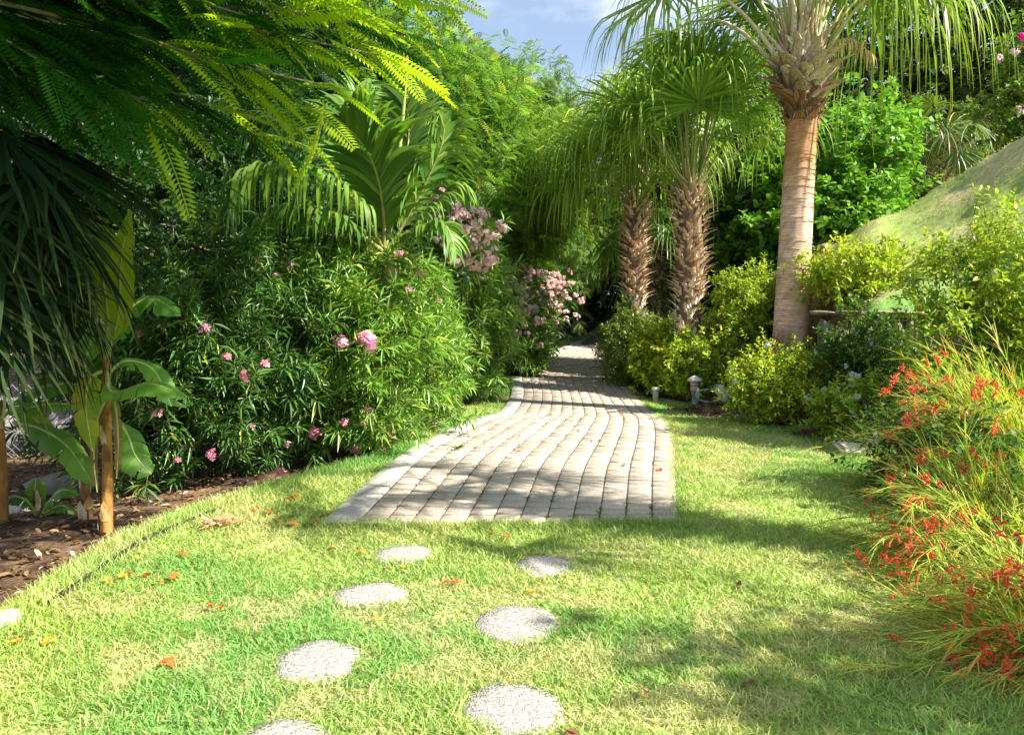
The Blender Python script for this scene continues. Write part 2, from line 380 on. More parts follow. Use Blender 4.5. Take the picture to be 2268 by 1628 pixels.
while s < SL - 1.3:
    sg = np.linspace(s + .011, s + .9 - .011, 7); c = np.array((.50, .475, .435)) * rng.uniform(.8, 1.08)
    l = edge(Ls, sg); r = edge(Rs, sg); wv = nrm(r - l); a = l; b = l + wv * (KW - .006)
    za = H(a[:, 0], a[:, 1]); zc = H(b[:, 0], b[:, 1])
    rows = [np.c_[a, za - .05], np.c_[a, za + .038], np.c_[a + wv * .008, za + .046], np.c_[b - wv * .008, zc + .046], np.c_[b, zc + .038], np.c_[b, zc - .02]]
    V = np.stack(rows, 1); k = np.arange(6)
    Q = np.concatenate([np.stack([k * 6 + j, k * 6 + j + 1, k * 6 + j + 7, k * 6 + j + 6], 1) for j in range(5)])
    mb.add(V.reshape(-1, 3), Q, c)
    mb.add(V[0], [(5, 4, 3, 2, 1, 0)], c); mb.add(V[-1], [(0, 1, 2, 3, 4, 5)], c)
    s += .9
tag(mb.build('kerb', M['conc']), kind='structure')
# weeds growing in the joints and crumbs of soil
mb = MB(); n = 900; s = rng.random(n) ** 1.6 * 9; ci = rng.integers(0, NC + 1, n)
P = pp(s, np.clip(ci / NC, 0, .999)); P[:, 2] += .02
k = fbm(P[:, 0] * 2, P[:, 1] * 2, 3) > .48; P = P[k]
P = np.repeat(P, 9, axis=0); P[:, :2] += rng.normal(0, .013, (len(P), 2)); n = len(P)
a = rng.uniform(0, 2 * PI, n); le = rng.uniform(.2, 1.3, n)
R, D, Nn = frames(np.stack([np.cos(a) * np.sin(le), np.sin(a) * np.sin(le), np.cos(le)], 1), rng, .8)
L = rng.uniform(.012, .04, n)
place(*LEAF, P, R * .007, D * L[:, None], Nn * L[:, None], mb, leafcol(rng, n, (.07, .15, .02), (.2, .22, .06), (.25, .13, .06), .25))
tag(mb.build('joint_weeds', M['grass']), 'tiny green weeds growing in the joints of the brick path', 'weeds', kind='stuff')
# ragged grass creeping over the near end and right side of the path
mb = MB(); n = 14000; k0 = rng.random(n) < .45
sx = rng.uniform(-1.45, 1.4, n); y1 = 5.43 + (vnoise(sx * 4, sx * 0) - .5) * .09 + rng.normal(0, .04, n); yy = rng.uniform(5.4, 14, n); x1 = np.interp(yy, PR[:, 0], PR[:, 1]) + rng.normal(.0, .035, n)
x = np.where(k0, sx, x1); y = np.where(k0, y1 + .045 * np.clip(sx, 0, 2), yy)
a = rng.uniform(0, 2 * PI, n); le = rng.uniform(.2, 1.2, n)
R, D, Nn = frames(np.stack([np.cos(a) * np.sin(le), np.sin(a) * np.sin(le), np.cos(le)], 1), rng, .8); L = rng.uniform(.03, .09, n)
place(*BL, np.stack([x, y, H(x, y)], 1), R * .0055, D * L[:, None], Nn * L[:, None], mb, lawncol(x, y)[0] * rng.uniform(.6, 1.3, (n, 1)))
tag(mb.build('edge_grass', M['grass']), 'ragged grass growing over the end and right side of the path', 'grass', kind='stuff')

# ------------------------------------------------------------------ stepping stones
def pebble_mat():
    m, nt, b = newmat('pebble_concrete'); N = nt.nodes; K = nt.links
    tc = N.new('ShaderNodeTexCoord'); vo = N.new('ShaderNodeTexVoronoi'); vo.inputs['Scale'].default_value = 105
    K.new(tc.outputs['Object'], vo.inputs['Vector'])
    cr = N.new('ShaderNodeValToRGB'); e = cr.color_ramp.elements; e[0].color = (.28, .255, .22, 1); e[1].color = (.66, .63, .58, 1)
    e2 = cr.color_ramp.elements.new(.35); e2.color = (.50, .47, .43, 1)
    sp = N.new('ShaderNodeSeparateColor'); K.new(vo.outputs['Color'], sp.inputs[0]); K.new(sp.outputs[0], cr.inputs[0])
    mr = N.new('ShaderNodeMapRange'); mr.inputs[1].default_value = .15; mr.inputs[2].default_value = .7; mr.inputs[3].default_value = 1; mr.inputs[4].default_value = .55
    K.new(vo.outputs['Distance'], mr.inputs[0])
    mu = N.new('ShaderNodeMix'); mu.data_type = 'RGBA'; mu.blend_type = 'MULTIPLY'; mu.inputs[0].default_value = 1
    K.new(cr.outputs[0], mu.inputs[6]); K.new(mr.outputs[0], mu.inputs[7]); K.new(mu.outputs[2], b.inputs['Base Color'])
    bu = N.new('ShaderNodeBump'); bu.inputs['Strength'].default_value = .9; bu.inputs['Distance'].default_value = .006; bu.invert = True
    K.new(vo.outputs['Distance'], bu.inputs['Height']); K.new(bu.outputs[0], b.inputs['Normal']); b.inputs['Roughness'].default_value = .85
    return m
M['pebble'] = pebble_mat()
slab = ['round pebbled stepping stone nearest the path, left row', 'pale round stepping stone second from the path in the left row, partly grown over', 'round stepping stone third from the path in the left row', 'stepping stone cut off by the bottom of the picture, nearest in the left row',
        'round stepping stone nearest the path in the right row', 'wide round stepping stone in the middle of the right row', 'large round stepping stone closest to the viewer in the right row']
rng = np.random.default_rng(3)
def disc(mb, r, h, rng, seg=56, c=(1, 1, 1), irr=.05):
    a = np.arange(seg) / seg * 2 * PI; rr = r * (1 + irr * np.sin(a * 2 + rng.random() * 6) + irr * .6 * np.sin(a * 5 + rng.random() * 6) + rng.normal(0, .014, seg))
    rings = [(1, -.04), (1, h - .008), (.975, h), (.6, h + .003), (.2, h + .004)]
    V = np.concatenate([np.stack([rr * k * np.cos(a), rr * k * np.sin(a), np.full(seg, z)], 1) for k, z in rings])
    q = [(i * seg + j, i * seg + (j + 1) % seg, (i + 1) * seg + (j + 1) % seg, (i + 1) * seg + j) for i in range(len(rings) - 1) for j in range(seg)]
    mb.add(V, q, c); mb.add(V[-seg:], [list(range(seg))], c)
for (p, r), lb in zip(stonepos, slab):
    mb = MB(); disc(mb, r, .007, rng); o = mb.build('stepping_stone', M['pebble'], smooth=False)
    o.location = p; tag(o, lb, 'stepping stone', 'round stepping stones in the lawn')

# ------------------------------------------------------------------ trunks, fronds, palms
def fan_blade(mb, E, T, S, R, rng, hang, c0, c1, nseg=40, spread=2.1, grav=3.2):
    N0 = nrm(np.cross(S, T)); th = np.linspace(-spread, spread, nseg) + rng.normal(0, .02, nseg)
    L1 = R * (1 - .12 * np.abs(th / spread) ** 2) * rng.uniform(.93, 1.05, nseg)
    D = np.cos(th)[:, None] * T + np.sin(th)[:, None] * S + (.22 + rng.normal(0, .05, (nseg, 1))) * N0
    D = nrm(D); Sd = nrm(np.cross(D, N0) + rng.normal(0, .12, (nseg, 3)))
    total = L1 + hang * rng.uniform(.6, 1.2, nseg)
    dth = 2 * spread / nseg
    ns = 10; frac = L1 / total
    p = np.tile(E, (nseg, 1)); d = D.copy(); out = []
    hr = (total / ns)
    for k in range(ns + 1):
        rr = k / ns * total
        w = np.where(rr < .5 * L1, rr * dth * .98 + .004, .5 * L1 * dth * np.clip(1 - (rr - .5 * L1) / (total - .5 * L1), 0, 1) ** .75 * .78 + .0035)
        fold = N0 * (w * .18)[:, None] * (-1) ** np.arange(nseg)[:, None]
        out += [p - Sd * w[:, None] / 2 - fold, p + Sd * w[:, None] / 2 + fold]
        gk = np.where(rr > L1 * .8, grav, .12)
        d = nrm(d + np.array([0, 0, -1.]) * (gk / ns)[:, None] + (rng.normal(0, .05, (nseg, 3)) if k > 3 else 0))
        p = p + d * hr[:, None]
    V = np.stack(out, 1); kk = 2 * (ns + 1)
    TF = np.array([(2 * j, 2 * j + 1, 2 * j + 3, 2 * j + 2) for j in range(ns)])
    col = leafcol(rng, nseg, c0, c1, jit=.12)
    colv = np.repeat(col[:, None], kk, 1); tipf = np.clip((np.arange(kk) // 2 / ns - .55) / .45, 0, 1)[None, :, None]
    colv = colv * (1 - tipf * .45) + np.array((.30, .30, .05)) * tipf * .45 * min(1, sum(c1) * 2.4)
    mb.add(V.reshape(-1, 3), ((np.arange(nseg) * kk)[:, None, None] + TF[None]).reshape(-1, 4), colv.reshape(-1, 3))
def fan_frond(root, rng, org, az, el, pl, R, hang, c0, c1, nseg=40, petc=(.30, .33, .10), pr=.016, bend=.9, spread=2.1, grav=3.2, lmat='palm'):
    d = np.array([math.cos(az) * math.cos(el), math.sin(az) * math.cos(el), math.sin(el)])
    pts = [np.array(org, float)]; n = 8
    for k in range(n):
        d = nrm(d + np.array([0, 0, -1.]) * bend * (k / n) * .32); pts.append(pts[-1] + d * pl / n)
    mb = MB(); tube(mb, pts, np.linspace(pr * 1.7, pr * .6, n + 1), 5, petc)
    fr = mb.build('frond', M['stem'], root, smooth=True)
    S = nrm(np.array([-math.sin(az), math.cos(az), 0]) + rng.normal(0, .18, 3))
    T = nrm(d + np.array([0, 0, -.15])); S = nrm(S - T * S.dot(T))
    b = MB(); fan_blade(b, pts[-1], T, S, R, rng, hang, c0, c1, nseg, spread, grav)
    b.build('leaf_blade', M[lmat], fr)
def boots(mb, rng, r0, z0, z1, n, ln, wd, out=.5, c0=(.20, .13, .08), c1=(.48, .38, .27), cx=None):
    """broken leaf bases in spiral rows"""
    for i in range(n):
        f = i / n; z = z0 + (z1 - z0) * f; a = i * 2.399 + rng.normal(0, .3); r = (r0(z) if callable(r0) else r0) * .92
        ox, oy = cx(z) if cx else (0, 0)
        rad = np.array([math.cos(a), math.sin(a), 0]); tan = np.array([-math.sin(a), math.cos(a), 0])
        L = ln * rng.uniform(.4, 1.5); W = wd * rng.uniform(.7, 1.25); o = out * rng.uniform(.5, 1.5); sw = rng.normal(0, .35)
        p = np.array([ox, oy, z]) + rad * r; d = nrm(rad * .25 * o + np.array([0, 0, 1.]) + tan * sw * 1.3); V = []
        for k, (t, ww) in enumerate([(0, 1.15), (.4, .9), (.75, .62), (1, .35)]):
            w_ = tan * W * ww / 2; th = rad * W * .16 * (1 - t * .5)
            V += [p - w_, p - w_ * .3 + th, p + w_ * .5 + th * .9, p + w_, p - rad * .008]
            d = nrm(d + rad * o * .55 + tan * rng.normal(0, .2)); p = p + d * L * .33
        q = []
        for k in range(3):
            for j in range(5): q.append((k * 5 + j, k * 5 + (j + 1) % 5, (k + 1) * 5 + (j + 1) % 5, (k + 1) * 5 + j))
        t = rng.random(); c = (np.array(c0) * (1 - t) + np.array(c1) * t)
        mb.add(V, q, c); mb.add(V[-5:], [(0, 1, 2, 3, 4)], c * 1.15)
def fan_palm(label, base, top, rt, nf, pl, R, hang, seed, c0, c1, els=(-.3, 1.35), shaggy=True, bent=0, petc=(.30, .33, .10), nseg=40, pr=.016, group='fan palms beside the path', azr=(0, 2 * PI), bend=.9, grav=3.2, name='fan_palm', spread=2.1, front=0.0, lmat='palm'):
    rng = np.random.default_rng(seed); root = empty(name, base, label, 'palm tree', group)
    Ht = top[2] - base[2]; off = np.array([top[0] - base[0], top[1] - base[1]])
    cx = lambda z: (off[0] * (z / Ht) + bent * math.sin(PI * z / Ht), off[1] * (z / Ht))
    mb = MB()
    if shaggy:
        zs = np.linspace(-.3, Ht, 24); pts = [(*cx(max(z, 0)), z) for z in zs]
        tube(mb, pts, [rt * (.8 + .12 * math.sin(z * 3)) for z in zs], 12, (.17, .115, .075))
        mb.build('trunk', M['fibre'], root, smooth=True)
        b = MB(); boots(b, rng, rt * .88, .02, Ht * .55, int(Ht * 55), .19, .10, .55, (.48, .38, .30), (.86, .74, .60), cx)
        boots(b, rng, rt * .9, Ht * .48, Ht, int(Ht * 66), .25, .10, 1.3, (.42, .28, .17), (.85, .64, .45), cx)
        boots(b, rng, rt * .8, Ht * .9, Ht * 1.06, 34, .34, .07, .42, (.5, .34, .18), (.62, .5, .32), cx)
        b.build('leaf_bases', M['fibre'], root)
    else:
        nr, sg = 230, 40; a = np.arange(sg) / sg * 2 * PI; V = []; C = []; zr = np.linspace(-.2, Ht, nr)
        for z in zr:
            ph = (z / .043); saw = (ph - math.floor(ph)); lump = fbm(np.cos(a) * 2 + 5, z * 6 + np.sin(a) * 2, 3)
            fl = .30 * math.exp(-max(z, 0) / .38) + .06 * math.exp(-max(z, 0) / 1.4)
            r = rt * (1 + fl) * (1 - .14 * z / Ht) * (1 + .012 * saw + .03 * (lump - .5))
            wob = .012 * vnoise(np.cos(a) * 3 + 9, np.sin(a) * 3 + z * 2)
            x0, y0 = cx(z); V.append(np.stack([x0 + r * np.cos(a), y0 + r * np.sin(a), z + wob], 1))
            base_c = np.array((.66, .45, .345)); red = np.array((.46, .24, .11))
            tr = float(sm(z, Ht - 1.5, Ht - .5)); tb = float(1 - sm(z, .8, 1.2))
            cc = base_c * (1 - tr) + red * tr
            cc = cc[None] * (.62 + .62 * fbm(np.cos(a) * 5 + 3, z * 14 + np.sin(a) * 4, 3))[:, None] * (.72 + .36 * saw)
            k = sm(fbm(np.cos(a) * 3 + 1, np.sin(a) * 3 + z * 3, 3), .4, .55)[:, None] * tb
            C.append(cc * (1 - k) + np.array((.14, .09, .065)) * k)
        i, j = np.meshgrid(np.arange(nr - 1), np.arange(sg), indexing='ij')
        q = np.stack([i * sg + j, i * sg + (j + 1) % sg, (i + 1) * sg + (j + 1) % sg, (i + 1) * sg + j], -1).reshape(-1, 4)
        mb.add(np.concatenate(V), q, np.concatenate(C)); mb.build('trunk', M['trunk'], root, smooth=True)
        b = MB()   # ring scars that stand proud of the trunk
        for i in range(150):
            z = rng.uniform(.7, Ht - .05); aa = rng.uniform(0, 2 * PI); span = rng.uniform(.5, 1.6); m = 9
            an = aa + np.linspace(0, span, m); rr = rt * (1 - .14 * z / Ht) * (1 + .06 * math.exp(-z / 1.4)) + .004
            hh = .006 + .016 * rng.random(); zz = z + .01 * np.sin(np.linspace(0, 5, m)) + rng.normal(0, .002, m); x0, y0 = cx(z)
            lo = np.stack([x0 + (rr - .012) * np.cos(an), y0 + (rr - .012) * np.sin(an), zz - hh], 1); up = np.stack([x0 + (rr + .010) * np.cos(an), y0 + (rr + .010) * np.sin(an), zz], 1)
            bk = np.stack([x0 + (rr - .014) * np.cos(an), y0 + (rr - .014) * np.sin(an), zz + .006], 1)
            t = float(sm(z, Ht - 1.5, Ht - .5)); c = np.array((.64, .49, .39)) * (1 - t) + np.array((.50, .27, .13)) * t
            for A, B_ in ((lo, up), (up, bk)):
                b.add(np.concatenate([A, B_]), [(k, k + 1, m + k + 1, m + k) for k in range(m - 1)], c * rng.uniform(.8, 1.15))
        b.build('ring_scars', M['trunk'], root)
        b = MB(); rf = lambda z: rt * (.86 + 1.0 * float(sm(z, Ht - .1, Ht + .75)) * .60)
        x0, y0 = cx(Ht); cxx = lambda z: (x0, y0)
        tube(b, [(x0, y0, Ht - .1 + .1 * k) for k in range(13)], [rt * v for v in (.8, .9, 1.0, 1.12, 1.25, 1.36, 1.42, 1.42, 1.35, 1.2, 1.05, .9, .6)], 16, (.13, .065, .035))
        boots(b, rng, rf, Ht - .12, Ht + .3, 44, .28, .18, .75, (.17, .08, .04), (.36, .18, .08), cxx)
        boots(b, rng, rf, Ht + .22, Ht + .8, 74, .33, .27, 1.1, (.26, .18, .11), (.58, .46, .33), cxx)
        boots(b, rng, lambda z: rt * 1.05, Ht + .7, Ht + 1.1, 34, .6, .16, .2, (.45, .33, .2), (.66, .57, .42), cxx)
        n = 420; a = rng.uniform(0, 2 * PI, n); z = Ht + rng.uniform(-.1, 1.0, n); rr = np.array([rf(t) for t in z]) * 1.02
        P = np.stack([x0 + rr * np.cos(a), y0 + rr * np.sin(a), z], 1); D = np.stack([np.cos(a) * .7, np.sin(a) * .7, rng.normal(-.2, .8, n)], 1) + rng.normal(0, .5, (n, 3))
        ribbons(b, P, nrm(D), rng.uniform(.06, .24, n), .008, 4, 1.5, rng, leafcol(rng, n, (.2, .1, .05), (.6, .45, .28)))
        b.build('leaf_bases', M['fibre'], root)
        b = MB()   # old pale flower stalk on the right of the crown
        st = catmull([(x0 + .3, y0 - .1, Ht + .95), (x0 + .5, y0 - .22, Ht + 1.12), (x0 + .7, y0 - .3, Ht + 1.05), (x0 + .86, y0 - .32, Ht + .9)], 14); tube(b, st, np.linspace(.02, .008, 14), 6, (.6, .45, .25))
        n = 90; ii = rng.integers(2, 14, n); P = st[ii]
        ribbons(b, P, nrm(rng.normal(0, .6, (n, 3)) + np.array([.3, -.1, .3])), rng.uniform(.12, .42, n), .013, 7, 2.6, rng, leafcol(rng, n, (.62, .45, .22), (.75, .6, .36)))
        b.build('flower_stalk', M['litter'], root)
    org = np.array([off[0], off[1], Ht])
    for i in range(nf):
        f = i / max(nf - 1, 1); az = i * 2.399 + rng.normal(0, .2)
        if azr != (0, 2 * PI): az = rng.uniform(*azr)
        el = els[0] + (els[1] - els[0]) * f + rng.normal(0, .1)
        el = min(el + front * max(0, -math.sin(az) + .1, math.cos(az) * .9), 1.45)
        z = (.05 + .25 * f) if shaggy else (.35 + .75 * f)
        o = org + np.array([math.cos(az) * rt * .55, math.sin(az) * rt * .55, z])
        fan_frond(root, rng, o, az, el, pl * rng.uniform(.85, 1.12) * (1.35 if (not shaggy and math.cos(az) < -.6) else 1), R * rng.uniform(.9, 1.08), hang * rng.uniform(.7, 1.15) * (1 if shaggy or math.cos(az) > .25 else .55), c0, c1, nseg, petc if shaggy else [(.30, .33, .10), (.55, .46, .30), (.42, .40, .16)][i % 3], pr, bend, spread, grav, lmat)
    return root
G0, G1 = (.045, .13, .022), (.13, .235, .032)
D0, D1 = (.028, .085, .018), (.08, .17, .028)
b = at(1745, 800, 12.0)
fan_palm('tall fan palm with a smooth ringed pinkish trunk and ragged brown crown base', (b[0], 12, hz(b[0], 12)), (b[0] + .12, 12, at(1750, 262, 12)[2]), .265, 24, 2.1, 1.2, 1.7, 11, (.10, .22, .03), (.28, .38, .05), els=(1.08, 1.48), shaggy=False, pr=.028, nseg=38, front=.2, bend=1.2, grav=6, spread=1.8)
fan_palm('shaggy middle fan palm with upright petioles, between the ringed trunk and the slimmer palm', (3.5, 14.8, hz(3.5, 14.8)), (3.5, 14.8, at(1525, 425, 14.8)[2]), .31, 30, 1.5, 1.25, .5, 12, (.13, .29, .04), (.32, .46, .07), els=(.6, 1.5), pr=.018, front=.4, bend=.3, grav=8, spread=1.9)
fan_palm('left fan palm with a curtain of long drooping leaf tips by the brick path', (2.88, 17, hz(2.88, 17)), (2.80, 17, at(1408, 460, 17)[2]), .28, 30, 1.4, 1.25, 1.15, 13, (.17, .32, .04), (.40, .52, .06), els=(.45, 1.45), bent=-.06, front=.6, bend=.3, grav=8, spread=1.9)
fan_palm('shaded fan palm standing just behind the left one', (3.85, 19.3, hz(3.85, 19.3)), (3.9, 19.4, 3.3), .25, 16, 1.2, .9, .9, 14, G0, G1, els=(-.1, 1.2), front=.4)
fan_palm('small dark fan palm among the trees at the top right', (11.3, 20, hz(11.3, 20)), (11.4, 20, 6.1), .15, 18, .75, .75, .4, 15, (.05, .12, .03), (.16, .22, .05), els=(-.4, 1.2), group=None)
fan_palm('fan palm with dark shaded fronds hanging in at the left edge', (-3.75, 4.75, hz(-3.75, 4.75)), (-3.7, 4.7, 2.2), .15, 30, .74, .8, .25, 16, (.008, .026, .01), (.018, .045, .014), els=(-.45, .7), group=None, nseg=40, pr=.01, grav=1.5, lmat='shade_palm')  # near-black greens put the shade into the frond colour
fan_palm('tall fan palm out of view on the right that shades the path', (5.5, 3.5, hz(5.5, 3.5)), (5.4, 3.5, 5.2), .16, 11, 1.0, .8, .2, 17, G0, G1, els=(-.2, 1.2), group=None)

# ---- feather palm on the left, fronds drawn through known points
def feather_frond(root, rng, ctrl, LL, c0, c1, npair=46, wd=.042, sides=(1, -1), droop=1.2, up=.35):
    n = 40; pts = catmull(ctrl, n)
    mb = MB(); tube(mb, pts, np.linspace(.024, .005, n), 6, (.28, .27, .08)); fr = mb.build('frond', M['stem'], root, smooth=True)
    T = nrm(np.gradient(pts, axis=0)); b = MB()
    chord = nrm(pts[-1] - pts[0]); lat = nrm(np.cross(chord, (0, 0, 1.)) + 1e-6)
    for sd_ in sides:
        f = np.linspace(.14, .99, npair); idx = f * (n - 1)
        P = np.stack([np.interp(idx, np.arange(n), pts[:, k]) for k in range(3)], 1); Tt = nrm(np.stack([np.interp(idx, np.arange(n), T[:, k]) for k in range(3)], 1))
        S = nrm(np.cross(Tt, np.array([0, 0, 1.])) * .6 + lat * .6) * sd_
        D = nrm(S * .8 + Tt * (.45 + .6 * f[:, None]) + np.array([0, 0, up]) + rng.normal(0, .09, P.shape))
        L = LL * np.interp(f, [.1, .35, .7, 1], [.6, 1, .9, .42]) * rng.uniform(.85, 1.1, npair)
        ribbons(b, P, D, L, wd * rng.uniform(.8, 1.2, npair), 9, droop * rng.uniform(.6, 1.6, npair), rng, leafcol(rng, npair, c0, c1, jit=.12), side=nrm(np.cross(D, nrm(np.cross(Tt, S)) + rng.normal(0, .25, P.shape))), gstart=.2)
    b.build('leaflets', M['palm'], fr)
rng = np.random.default_rng(21)
bp = np.array([-1.5, 8.75, 0]); bp[2] = hz(bp[0], bp[1])
root = empty('feather_palm', bp, 'feather palm with arching glossy fronds rising above the pink oleander', 'palm tree')
mb = MB(); tube(mb, [(0, 0, -.2), (.02, 0, .8), (.06, 0, 1.7), (.08, 0, 2.3)], [.13, .11, .09, .07], 12, (.3, .25, .12)); mb.build('trunk', M['bark'], root, smooth=True)
def FF(pts, LL, **k):
    ctrl = [at(px, py, Y_ - .85) - bp for px, py, Y_ in pts]; feather_frond(root, rng, ctrl, LL, k.pop('c0', (.07, .18, .035)), k.pop('c1', (.20, .32, .05)), **k)
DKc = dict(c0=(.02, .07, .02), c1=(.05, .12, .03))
FF([(850, 560, 9.6), (848, 460, 9.4), (825, 360, 9.2), (770, 285, 8.9), (720, 290, 8.7)], .95, npair=74, wd=.07, droop=.5)
FF([(852, 560, 9.6), (880, 430, 9.7), (905, 310, 9.9), (900, 215, 10.0)], .78, npair=66, wd=.065, droop=.5)
FF([(850, 555, 9.6), (790, 450, 9.1), (690, 385, 8.8), (590, 370, 8.5), (530, 395, 8.35), (512, 460, 8.3)], .8, npair=64, wd=.042, droop=3.0)
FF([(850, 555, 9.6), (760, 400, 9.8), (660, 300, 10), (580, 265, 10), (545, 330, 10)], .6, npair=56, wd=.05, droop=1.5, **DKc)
FF([(860, 555, 9.6), (925, 440, 9.5), (975, 330, 9.3), (985, 270, 9.2)], .7, npair=60, wd=.06, droop=1.0)
FF([(860, 555, 9.6), (940, 480, 9.5), (1000, 420, 9.6), (1040, 430, 9.6)], .5, npair=44, wd=.045, droop=1.6)
FF([(850, 560, 9.6), (760, 490, 9.1), (660, 460, 8.9), (570, 490, 8.8), (530, 560, 8.8)], .55, npair=60, wd=.05, droop=2.0)
FF([(850, 560, 9.6), (800, 420, 10.3), (770, 290, 10.6), (790, 200, 10.8)], .8, npair=56, wd=.06, droop=.8)
FF([(855, 555, 9.6), (930, 510, 9.2), (985, 500, 9), (1010, 560, 8.9)], .45, npair=40, wd=.045, droop=1.4)
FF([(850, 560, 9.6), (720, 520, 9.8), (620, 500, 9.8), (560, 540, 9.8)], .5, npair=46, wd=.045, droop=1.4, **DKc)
mb = MB(); tube(mb, [at(870, 480, 8.8) - bp, at(893, 250, 8.8) - bp, at(905, 120, 8.8) - bp], [.03, .022, .004], 7, (.28, .33, .08)); mb.build('spear_leaf', M['stem'], root, smooth=True)

# ------------------------------------------------------------------ shrubs and trees
def crown_pts(rng, ells, n, shell=.25, lump=.2):
    W_ = np.array([(e[3] * e[4] * e[5]) ** (2 / 3) for e in ells]); k = rng.choice(len(ells), n, p=W_ / W_.sum())
    E = np.array(ells)[k]; u = nrm(rng.normal(0, 1, (n, 3)))
    s = rng.random(len(ells)) * 9
    lu = 1 + lump * (np.sin(u[:, 0] * 5 + s[k]) * np.sin(u[:, 1] * 4 + s[k] * 2) + .7 * np.sin(u[:, 2] * 7 + s[k] * 3 + u[:, 0] * 6))
    r = (1 - np.abs(rng.normal(0, shell, n))).clip(.15, 1) * lu
    P = E[:, :3] + u * r[:, None] * E[:, 3:6]; O = nrm(u / E[:, 3:6])
    return P, O
def foliage(mb, rng, ells, nclump, nshoot, nleaf, slen, ll, lw, col, tmpl=LEAF, ang=50, outw=.6, upw=.35, rand=.6, droop=.15, shell=.25, lump=.2, stems=None, stemc=(.12, .09, .05), stemr=.004, cspread=.12, zmin=None, size_j=.25):
    """col: function(rng,n) -> colours; leaves spiral up short shoots that leave each clump"""
    C, O = crown_pts(rng, ells, nclump, shell, lump)
    P = np.repeat(C, nshoot, 0) + rng.normal(0, cspread, (nclump * nshoot, 3)); O = np.repeat(O, nshoot, 0)
    gz = H(P[:, 0], P[:, 1]); k = P[:, 2] > gz + .03; P = P[k]; O = O[k]; n = len(P)
    D = nrm(O * outw + np.array([0, 0, upw]) + rng.normal(0, rand, (n, 3)) / 1.5); SL_ = slen * rng.uniform(.6, 1.3, n)
    A, B_, _ = frames(D, rng, 1); A2 = nrm(np.cross(D, A))
    i = np.tile(np.arange(nleaf), n); si = np.repeat(np.arange(n), nleaf); f = (i + .7) / nleaf
    ph = i * 2.399 + np.repeat(rng.random(n) * 6.28, nleaf)
    a_ = np.radians(ang * (1.25 - .55 * f)) * (1 + rng.normal(0, .12, len(i)))
    LD = D[si] * np.cos(a_)[:, None] + (A[si] * np.cos(ph)[:, None] + A2[si] * np.sin(ph)[:, None]) * np.sin(a_)[:, None]
    LD = nrm(LD + np.array([0, 0, -droop]) + rng.normal(0, .08, LD.shape))
    LP = P[si] + D[si] * (SL_[si] * f)[:, None]
    R, LD, Nn = frames(LD, rng, .7); sc = (1 + rng.normal(0, size_j, len(LP))).clip(.4, 1.7) * (.75 + .35 * np.sin(f * PI))
    c = np.repeat(leafshift(rng, n), nleaf, 0) * col(rng, len(LP))
    place(tmpl[0], tmpl[1], LP, R * (lw * sc)[:, None], LD * (ll * sc)[:, None], Nn * (ll * sc)[:, None], mb, c)
    if stems is not None:
        kk = rng.random(n) < .5; S0 = P[kk] - D[kk] * .1
        ribbons(stems, S0, D[kk], SL_[kk] + .1, stemr * 2, 2, 0, rng, np.asarray(stemc), wprof=[1, .8, .4])
    return P, D, SL_
def leafshift(rng, n): return 1 + rng.normal(0, .14, (n, 1))
def lc_(a, b, y=None, py=0): return lambda rng, n: leafcol(rng, n, a, b, y, py)
def limbs(mb, rng, base, ells, n, r0, c, sides=6, jit=.15):
    base = np.array(base, float)
    for i in range(n):
        e = ells[i % len(ells)]; u = nrm(rng.normal(0, 1, 3)); u[2] = abs(u[2]) * .7
        end = np.array(e[:3]) + u * np.array(e[3:6]) * .75; b0 = base + np.append(rng.normal(0, r0 * 1.2, 2), 0)
        m1 = b0 + (end - b0) * .35 + rng.normal(0, jit, 3); m1[2] = b0[2] + (end[2] - b0[2]) * .5; m2 = b0 + (end - b0) * .7 + rng.normal(0, jit, 3)
        tube(mb, catmull([b0, m1, m2, end], 12), np.linspace(r0, r0 * .25, 12), sides, c)
# flower head of five-petalled blossoms
def blossom(mb, rng, p, d, r, c):
    d = nrm(np.asarray(d, float)); R, D, Nn = frames(d[None], rng, 1); R = R[0]; Nn = Nn[0]
    for k in range(5):
        a = k * 2 * PI / 5 + rng.random() * .3; e = R * math.cos(a) + Nn * math.sin(a); t = R * -math.sin(a) + Nn * math.cos(a)
        V = [p, p + e * r * .55 + t * r * .33 + d * r * .2, p + e * r + t * r * .22 + d * r * .16, p + e * r - t * r * .22 + d * r * .12, p + e * r * .55 - t * r * .33 + d * r * .24]
        mb.add(V, [(0, 1, 2, 3, 4)], np.asarray(c) * rng.uniform(.85, 1.1))
def cluster_mesh(seed, n, spread, r, c, c2=None, mat='petal', name='flower_cluster'):
    rng = np.random.default_rng(seed); mb = MB()
    for i in range(n):
        u = nrm(rng.normal(0, 1, 3)); u[1] = -abs(u[1]); p = u * spread * rng.uniform(.4, 1) * np.array((1, .6, .8))
        blossom(mb, rng, p, u + np.array([0, -.5, .3]), r * rng.uniform(.7, 1.15), c if c2 is None or rng.random() < .6 else c2)
    o = mb.build(name, M[mat]); me = o.data; bpy.data.objects.remove(o); return me
PINK = [cluster_mesh(40 + i, 13, .055, .024, (.72, .22, .40), (.80, .42, .55)) for i in range(3)]
PINKS = [cluster_mesh(50 + i, 5, .028, .02, (.70, .28, .40), (.75, .5, .5)) for i in range(3)]
PALE = [cluster_mesh(60 + i, 12, .09, .03, (.82, .50, .52), (.85, .68, .64)) for i in range(3)]
BLUE = [cluster_mesh(70 + i, 9, .03, .014, (.55, .62, .85), (.7, .75, .9)) for i in range(2)]
BOUG = [cluster_mesh(75 + i, 12, .10, .045, (.80, .48, .60), (.85, .66, .68)) for i in range(2)]
